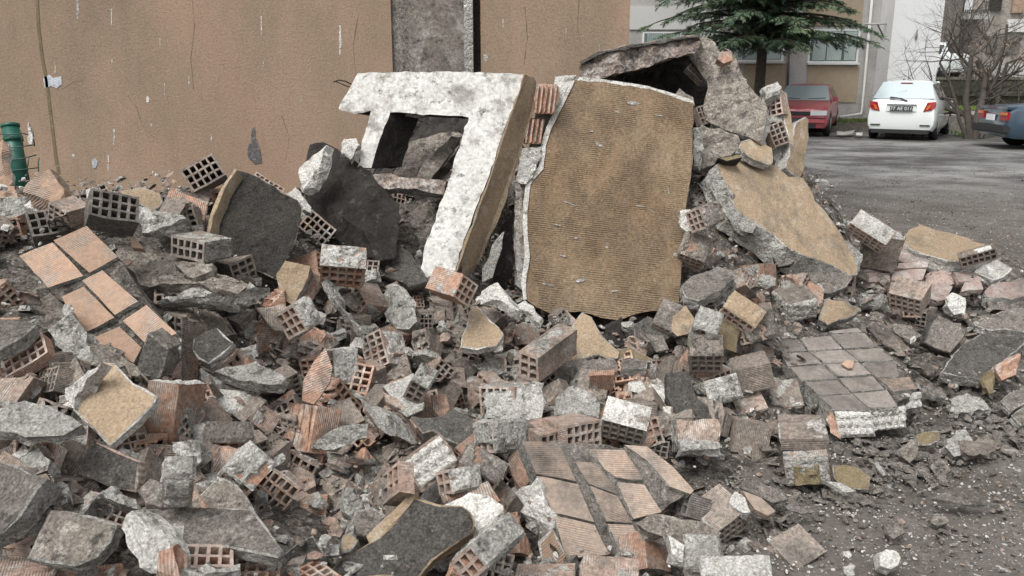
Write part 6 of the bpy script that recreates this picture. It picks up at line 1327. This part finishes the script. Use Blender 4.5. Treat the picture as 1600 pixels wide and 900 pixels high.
hatch = [(0.0, .74, .30, .62, .70, .70), (0.02, .80, .26, .80, .76, .86), (.10, .83, .24, .93, .77, .98), (.16, .84, .22, .97, .76, 1.03), (.50, .84, .2, 1.0, .60, 1.46), (.75, .85, .2, 1.0, .60, 1.50),
         (1.5, .85, .2, .96, .61, 1.51), (2.1, .85, .2, .93, .60, 1.46), (2.9, .84, .2, .90, .70, .98), (3.5, .80, .22, .82, .66, .84), (3.8, .72, .28, .66, .6, .68)]
def ground_at(px, z): p = P(px, 200, z); return (p.x, p.y)
def place(px, py): p = gnd(px, py); return p
az = R(33)
p = place(1403, 219)
wc = car('white_hatchback', 'white hatchback seen from behind with a dark number plate by the white gable', (p.x, p.y, .02), -az, hatch, 'paint_white',
         side=((4, 6, 'rear_side_window'), (6, 7, 'front_side_window')), glass_end=((3, 4, 'rear_window', .03), (7, 8, 'windscreen', .04)), glass_mat='car_glass_painted_sky', scale=1.08)
for sg in (1, -1):
    poly3(wc, 'tail_light', [(sg * .80, .055, .98), (sg * .60, -.01, .96), (sg * .52, -.01, .72), (sg * .72, -.02, .77), (sg * .80, .02, .84)], 'tail_red', (0, .06, 0))
    poly3(wc, 'tail_light_lens', [(sg * .70, -.02, .90), (sg * .62, -.025, .88), (sg * .57, -.025, .76), (sg * .64, -.025, .78)], 'tail_orange', (0, .03, 0))
    cbox(wc, 'bumper_slot', (min(sg * .48, sg * .72), -.03, .36), (max(sg * .48, sg * .72), .05, .39), 'black_trim')
    poly3(wc, 'wing_mirror', [(sg * .88, 2.1, 1.0), (sg * 1.04, 2.12, 1.02), (sg * 1.04, 2.12, 1.14), (sg * .90, 2.1, 1.15)], 'black_trim', (0, .1, 0))
cbox(wc, 'plate_recess', (-.36, -.025, .72), (.36, .03, .90), 'paint_white', .01); cbox(wc, 'trim_bar', (-.36, -.045, .885), (.36, .0, .915), 'rim')
pl = cbox(wc, 'number_plate', (-.27, -.05, .73), (.27, -.02, .86), 'plate_dark'); text(pl, '77 AE 011', .125, (0, -.055, .795), (math.pi / 2, 0, 0), 'plate_white')
poly3(wc, 'wiper', [(-.34, .10, 1.06), (.10, .10, 1.02), (.12, .08, .98), (-.02, .09, 1.06), (-.30, .12, 1.10)], 'black_trim', (0, -.03, 0))
cbox(wc, 'brake_lamp', (-.14, .42, 1.43), (.14, .5, 1.455), 'tail_red'); tube('aerial', [(0, .7, 1.5), (-.01, .55, 1.78)], .008, 'black_trim', wc, 5)
cbox(wc, 'lower_bumper', (-.70, .02, .16), (.70, .12, .28), 'black_trim')
# rear seats show through as headrests
for x in (-.35, 0, .35): pass
p = place(1244, 213)
front = [(0.0, .70, .30, .56, .66, .60), (.06, .79, .22, .68, .74, .72), (.4, .82, .2, .80, .76, .86), (1.15, .83, .2, .88, .74, .94), (1.85, .83, .2, .90, .60, 1.36), (2.0, .83, .2, .91, .60, 1.40), (2.9, .83, .2, .92, .60, 1.41), (3.5, .82, .22, .90, .62, 1.30), (3.9, .80, .25, .86, .70, .95), (4.0, .74, .3, .7, .66, .74)]
rc_ = car('red_car', 'faded red car facing the camera, partly hidden by the rubble', (p.x, p.y, .02), -R(25), front, 'paint_red', side=((4, 6, 'side_window'), (6, 7, 'rear_side_window')),
          glass_end=((3, 4, 'windscreen', .03), (7, 8, 'rear_window', .04)), glass_mat='car_glass_painted_sky', scale=1.06)
for sg in (1, -1):
    poly3(rc_, 'headlight', [(sg * .77, -.01, .71), (sg * .34, -.05, .70), (sg * .34, -.05, .57), (sg * .77, -.01, .58)], 'lamp_clear', (0, .12, 0))
    poly3(rc_, 'wing_mirror', [(sg * .78, 1.35, .93), (sg * .93, 1.35, .94), (sg * .93, 1.35, 1.05), (sg * .78, 1.35, 1.06)], 'paint_red', (0, .1, 0))
cbox(rc_, 'grille', (-.32, -.03, .57), (.32, .02, .68), 'black_trim'); cbox(rc_, 'bumper', (-.74, -.06, .36), (.74, .06, .52), 'paint_red', .02); cbox(rc_, 'bumper_strip', (-.75, -.075, .49), (.75, -.02, .515), 'black_trim')
cbox(rc_, 'lower_grille', (-.5, -.03, .22), (.5, .02, .34), 'black_trim'); pl = cbox(rc_, 'number_plate', (-.26, -.10, .38), (.26, -.06, .48), 'plate_dark')
for sg in (1, -1): poly3(rc_, 'wiper', [(sg * .1, 1.20, .99), (sg * .15, 1.18, .97), (sg * .6, 1.22, 1.0), (sg * .6, 1.25, 1.02)], 'black_trim', (0, 0, .02))
sed = [(0.0, .74, .34, .62, .70, .66), (.05, .82, .28, .80, .76, .88), (.2, .84, .24, .88, .76, .98), (.95, .85, .2, .92, .74, 1.02), (1.55, .85, .2, .92, .60, 1.36), (1.8, .85, .2, .92, .60, 1.40), (2.7, .85, .2, .90, .60, 1.40), (3.4, .84, .2, .88, .70, .96), (4.3, .80, .24, .78, .7, .80), (4.5, .72, .3, .6, .64, .64)]
pr = P(1579, 190, 20.3); 
bc = car('blue_sedan', 'dark blue saloon cut by the right edge with its boot towards the heap', (pr.x + .02, pr.y + .85, .02), -R(97), sed, 'paint_blue', side=((4, 5, 'rear_side_window'), (5, 6, 'side_window')), glass_end=((3, 4, 'rear_window', .04), (6, 7, 'windscreen', .04)), scale=1.05, wheels=(.95, 3.5))
for sg in (1, -1): poly3(bc, 'tail_light', [(sg * .80, .0, .84), (sg * .44, -.025, .84), (sg * .44, -.025, .66), (sg * .80, -.01, .66)], 'tail_red', (0, .06, 0)); poly3(bc, 'tail_light_lens', [(sg * .79, -.02, .84), (sg * .5, -.045, .84), (sg * .5, -.045, .78), (sg * .79, -.03, .78)], 'tail_orange', (0, .03, 0))
cbox(bc, 'number_plate', (-.2, -.06, .64), (.2, -.02, .78), 'plate_white'); cbox(bc, 'bumper', (-.84, -.12, .36), (.84, .1, .54), 'black_trim', .03); cbox(bc, 'boot_lip', (-.74, -.0, .90), (.74, .25, .965), 'paint_blue', .02)
p = atY(1500, 122, 37.4)
van = car('white_van', 'white estate car parked on the terrace behind the bare tree', (p.x, 37.4, p.z), R(35), hatch, 'paint_white', side=((4, 6, 'rear_side_window'), (6, 7, 'front_side_window')), glass_end=((3, 4, 'rear_window', .03), (7, 8, 'windscreen', .04)), scale=1.0)
p = place(1604, 180); sv = car('silver_car', 'small silver car glimpsed at the right edge behind the blue saloon', (p.x, 30.5, .46), R(60), hatch, 'paint_silver', side=((4, 6, 'side_window'),), glass_end=((3, 4, 'rear_window', .03),), scale=.8)

# ---- evergreen in front of the facade
mat('needles', (.055,.092,.06), (.085,.125,.075), (.15,.185,.10), s1=1.2, s3=1.5, t3=.58, spot=.25, rough=.8); mat('bark', (.075,.062,.05), (.05,.043,.036), (.10,.095,.08), s1=8, spot=.4, bump=1)
ft = empty('evergreen_tree', (gnd(1188, 200).x, 26.3, 0)); tag(ft, 'big dark green cedar spreading flat layered branches before the grey apartment block', 'tree')
tx = atY(1188, 120, 26.3).x; ft.location = (tx, 26.3, .1)
tube('trunk', [(0, 0, -.1), (.0, 0, 2), (.03, 0, 5), (0, 0, 9), (0, 0, 11)], [.17, .15, .12, .06, .02], 'bark', ft, 12)
rt = random.Random(11); vs, fs = [], []; bmb = bmesh.new()
def needle_spray(p, d, ln, wd):
    d = d.normalized(); s = d.cross(Vector((0, 0, 1))); s = s.normalized() if s.length > .01 else Vector((1, 0, 0))
    for k in range(7):
        t = k / 6; q = p + d * ln * t
        for sg in (1, -1):
            a = len(vs); e = q + s * sg * wd * (1 - .7 * t) * rt.uniform(.6, 1.1) + d * wd * .6 + Vector((0, 0, rt.uniform(-.07, .02)))
            vs.extend([q - d * .018, q + d * .028, e]); fs.append((a, a + 1, a + 2))
for i in range(150):
    z = 2.55 + 8.0 * (i / 150) ** 1.1; ang = i * 2.399 + rt.uniform(-.3, .3); L = (3.7 * (1 - (z - 2.4) / 9.5) ** .8) * rt.uniform(.72, 1.08)
    if z < 2.9: L *= .9
    dr = Vector((math.cos(ang), math.sin(ang), 0)); pts = []
    lift = rt.uniform(.0, .22); droop = rt.uniform(.2, .45)
    for k in range(9):
        t = k / 8; pts.append(Vector((0, 0, z)) + dr * L * t + Vector((rt.uniform(-.04, .04), rt.uniform(-.04, .04), L * (lift * t - droop * t * t * t * .55))))
    tube_bm(bmb, pts, [.05 * (1 - t / 9) + .006 for t in range(9)], 5)
    for k in range(1, 9):
        for q in range(6):
            t = rt.random(); b = pts[k - 1].lerp(pts[k], t); sg = rt.choice((1, -1)); sd_ = Vector((-dr.y, dr.x, 0)) * sg
            tl = (.25 + .75 * (1 - k / 9)) * rt.uniform(.4, 1.0)
            dd = (sd_ * rt.uniform(.5, 1) + dr * rt.uniform(.3, .9) + Vector((0, 0, rt.uniform(-.35, .08)))).normalized()
            n = max(2, int(tl / .14))
            for u in range(n):
                pp_ = b + dd * tl * u / n + Vector((0, 0, -.10 * (u / n) ** 2))
                needle_spray(pp_, dd + Vector((rt.uniform(-.3, .3), rt.uniform(-.3, .3), rt.uniform(-.45, .05))),   .24, .11)
me = bpy.data.meshes.new('needles'); me.from_pydata(vs, [], fs); me.uv_layers.new(name='UVMap'); cr = link('crown', me, 'needles', ft)
link('branches', mesh_from(bmb, smooth=True), 'bark', ft)

# ---- bare tree at the right
mat('bark_dark', (.085,.072,.064), (.12,.105,.092), None, s1=8, spot=.3, bump=1)
bt = empty('bare_tree', (atY(1524, 190, 24.5).x, 24.5, 0)); tag(bt, 'leafless many stemmed tree between the white hatchback and the blue saloon', 'tree')
bm = bmesh.new(); rt = random.Random(4); nseg = [0]
def grow(p, d, ln, r, lv):
    pts = [p]; rr = [r]; n = 4
    for k in range(n):
        d = (d + Vector((rt.gauss(0, .13), rt.gauss(0, .13), rt.gauss(.03, .07)))).normalized(); p = p + d * ln / n; pts.append(p); rr.append(r * (1 - .45 * (k + 1) / n))
    tube_bm(bm, pts, rr, 5 if lv < 2 else 3, False)
    if lv >= 4 or r < .0028: return
    for k in range(rt.randint(3, 4) if lv else 5):
        a = rt.uniform(0, 6.28); t = rt.randint(1, n); o = d.orthogonal().normalized(); o = (o * math.cos(a) + d.cross(o) * math.sin(a))
        grow(pts[t], (d * rt.uniform(.5, 1) + o * rt.uniform(.5, 1.1)).normalized(), ln * rt.uniform(.6, .85), rr[t] * rt.uniform(.5, .75), lv + 1)
for d0, r0 in (((-.22, 0, 1), .12), ((.10, .1, 1), .14), ((.5, 0, 1), .08), ((-.5, .1, 1), .06)):
    grow(Vector((d0[0] * .4, 0, 0)), Vector(d0).normalized(), 2.35, r0, 0)
link('trunk', mesh_from(bm, smooth=True), 'bark_dark', bt)
fol = random.Random(9); vs, fs = [], []
for cx, cy in ((1562, 38), (1526, 72), (1576, 72), (1595, 90), (1530, 110)):
    c = atY(cx, cy, 24.5) - bt.location
    for k in range(14):
        q = c + Vector((fol.gauss(0, .13), fol.gauss(0, .1), fol.gauss(0, .1))); a = len(vs); s = .03
        vs.extend([q, q + Vector((s, .01, s * fol.uniform(-1, 1))), q + Vector((s * .4, 0, s * 1.4)), q + Vector((-s * .5, .01, s * .7))]); fs.append((a, a + 1, a + 2, a + 3))
me = bpy.data.meshes.new('leaves'); me.from_pydata(vs, [], fs); me.uv_layers.new(name='UVMap'); link('dry_leaves', me, 'brick_orange', bt)
# weeds and dead grass near the trees
vs, fs = [], []; rg = random.Random(3)
for i in range(5200):
    if i < 2600: q = Vector((rg.uniform(13.2, 19.5), rg.uniform(25.2, 28.0), .0))
    elif i < 4200: q = Vector((rg.uniform(16.5, 34), rg.uniform(33.2, 36), .52))
    else: q = Vector((rg.uniform(9.5, 13.5), rg.uniform(27.9, 29.8), .28))
    if i < 2600 and nz(q, .6) < .05: continue
    a = len(vs); h = rg.uniform(.04, .14); w2 = .02; ang = rg.uniform(0, 3.1); dx, dy = math.cos(ang) * w2, math.sin(ang) * w2
    vs.extend([q + Vector((-dx, -dy, 0)), q + Vector((dx, dy, 0)), q + Vector((rg.uniform(-.06, .06), rg.uniform(-.06, .06), h))]); fs.append((a, a + 1, a + 2))
me = bpy.data.meshes.new('weeds'); me.from_pydata(vs, [], fs); me.uv_layers.new(name='UVMap'); tag(link('weeds', me, 'grass'), 'short green and dead grass growing on the verges', 'grass', kind='stuff')
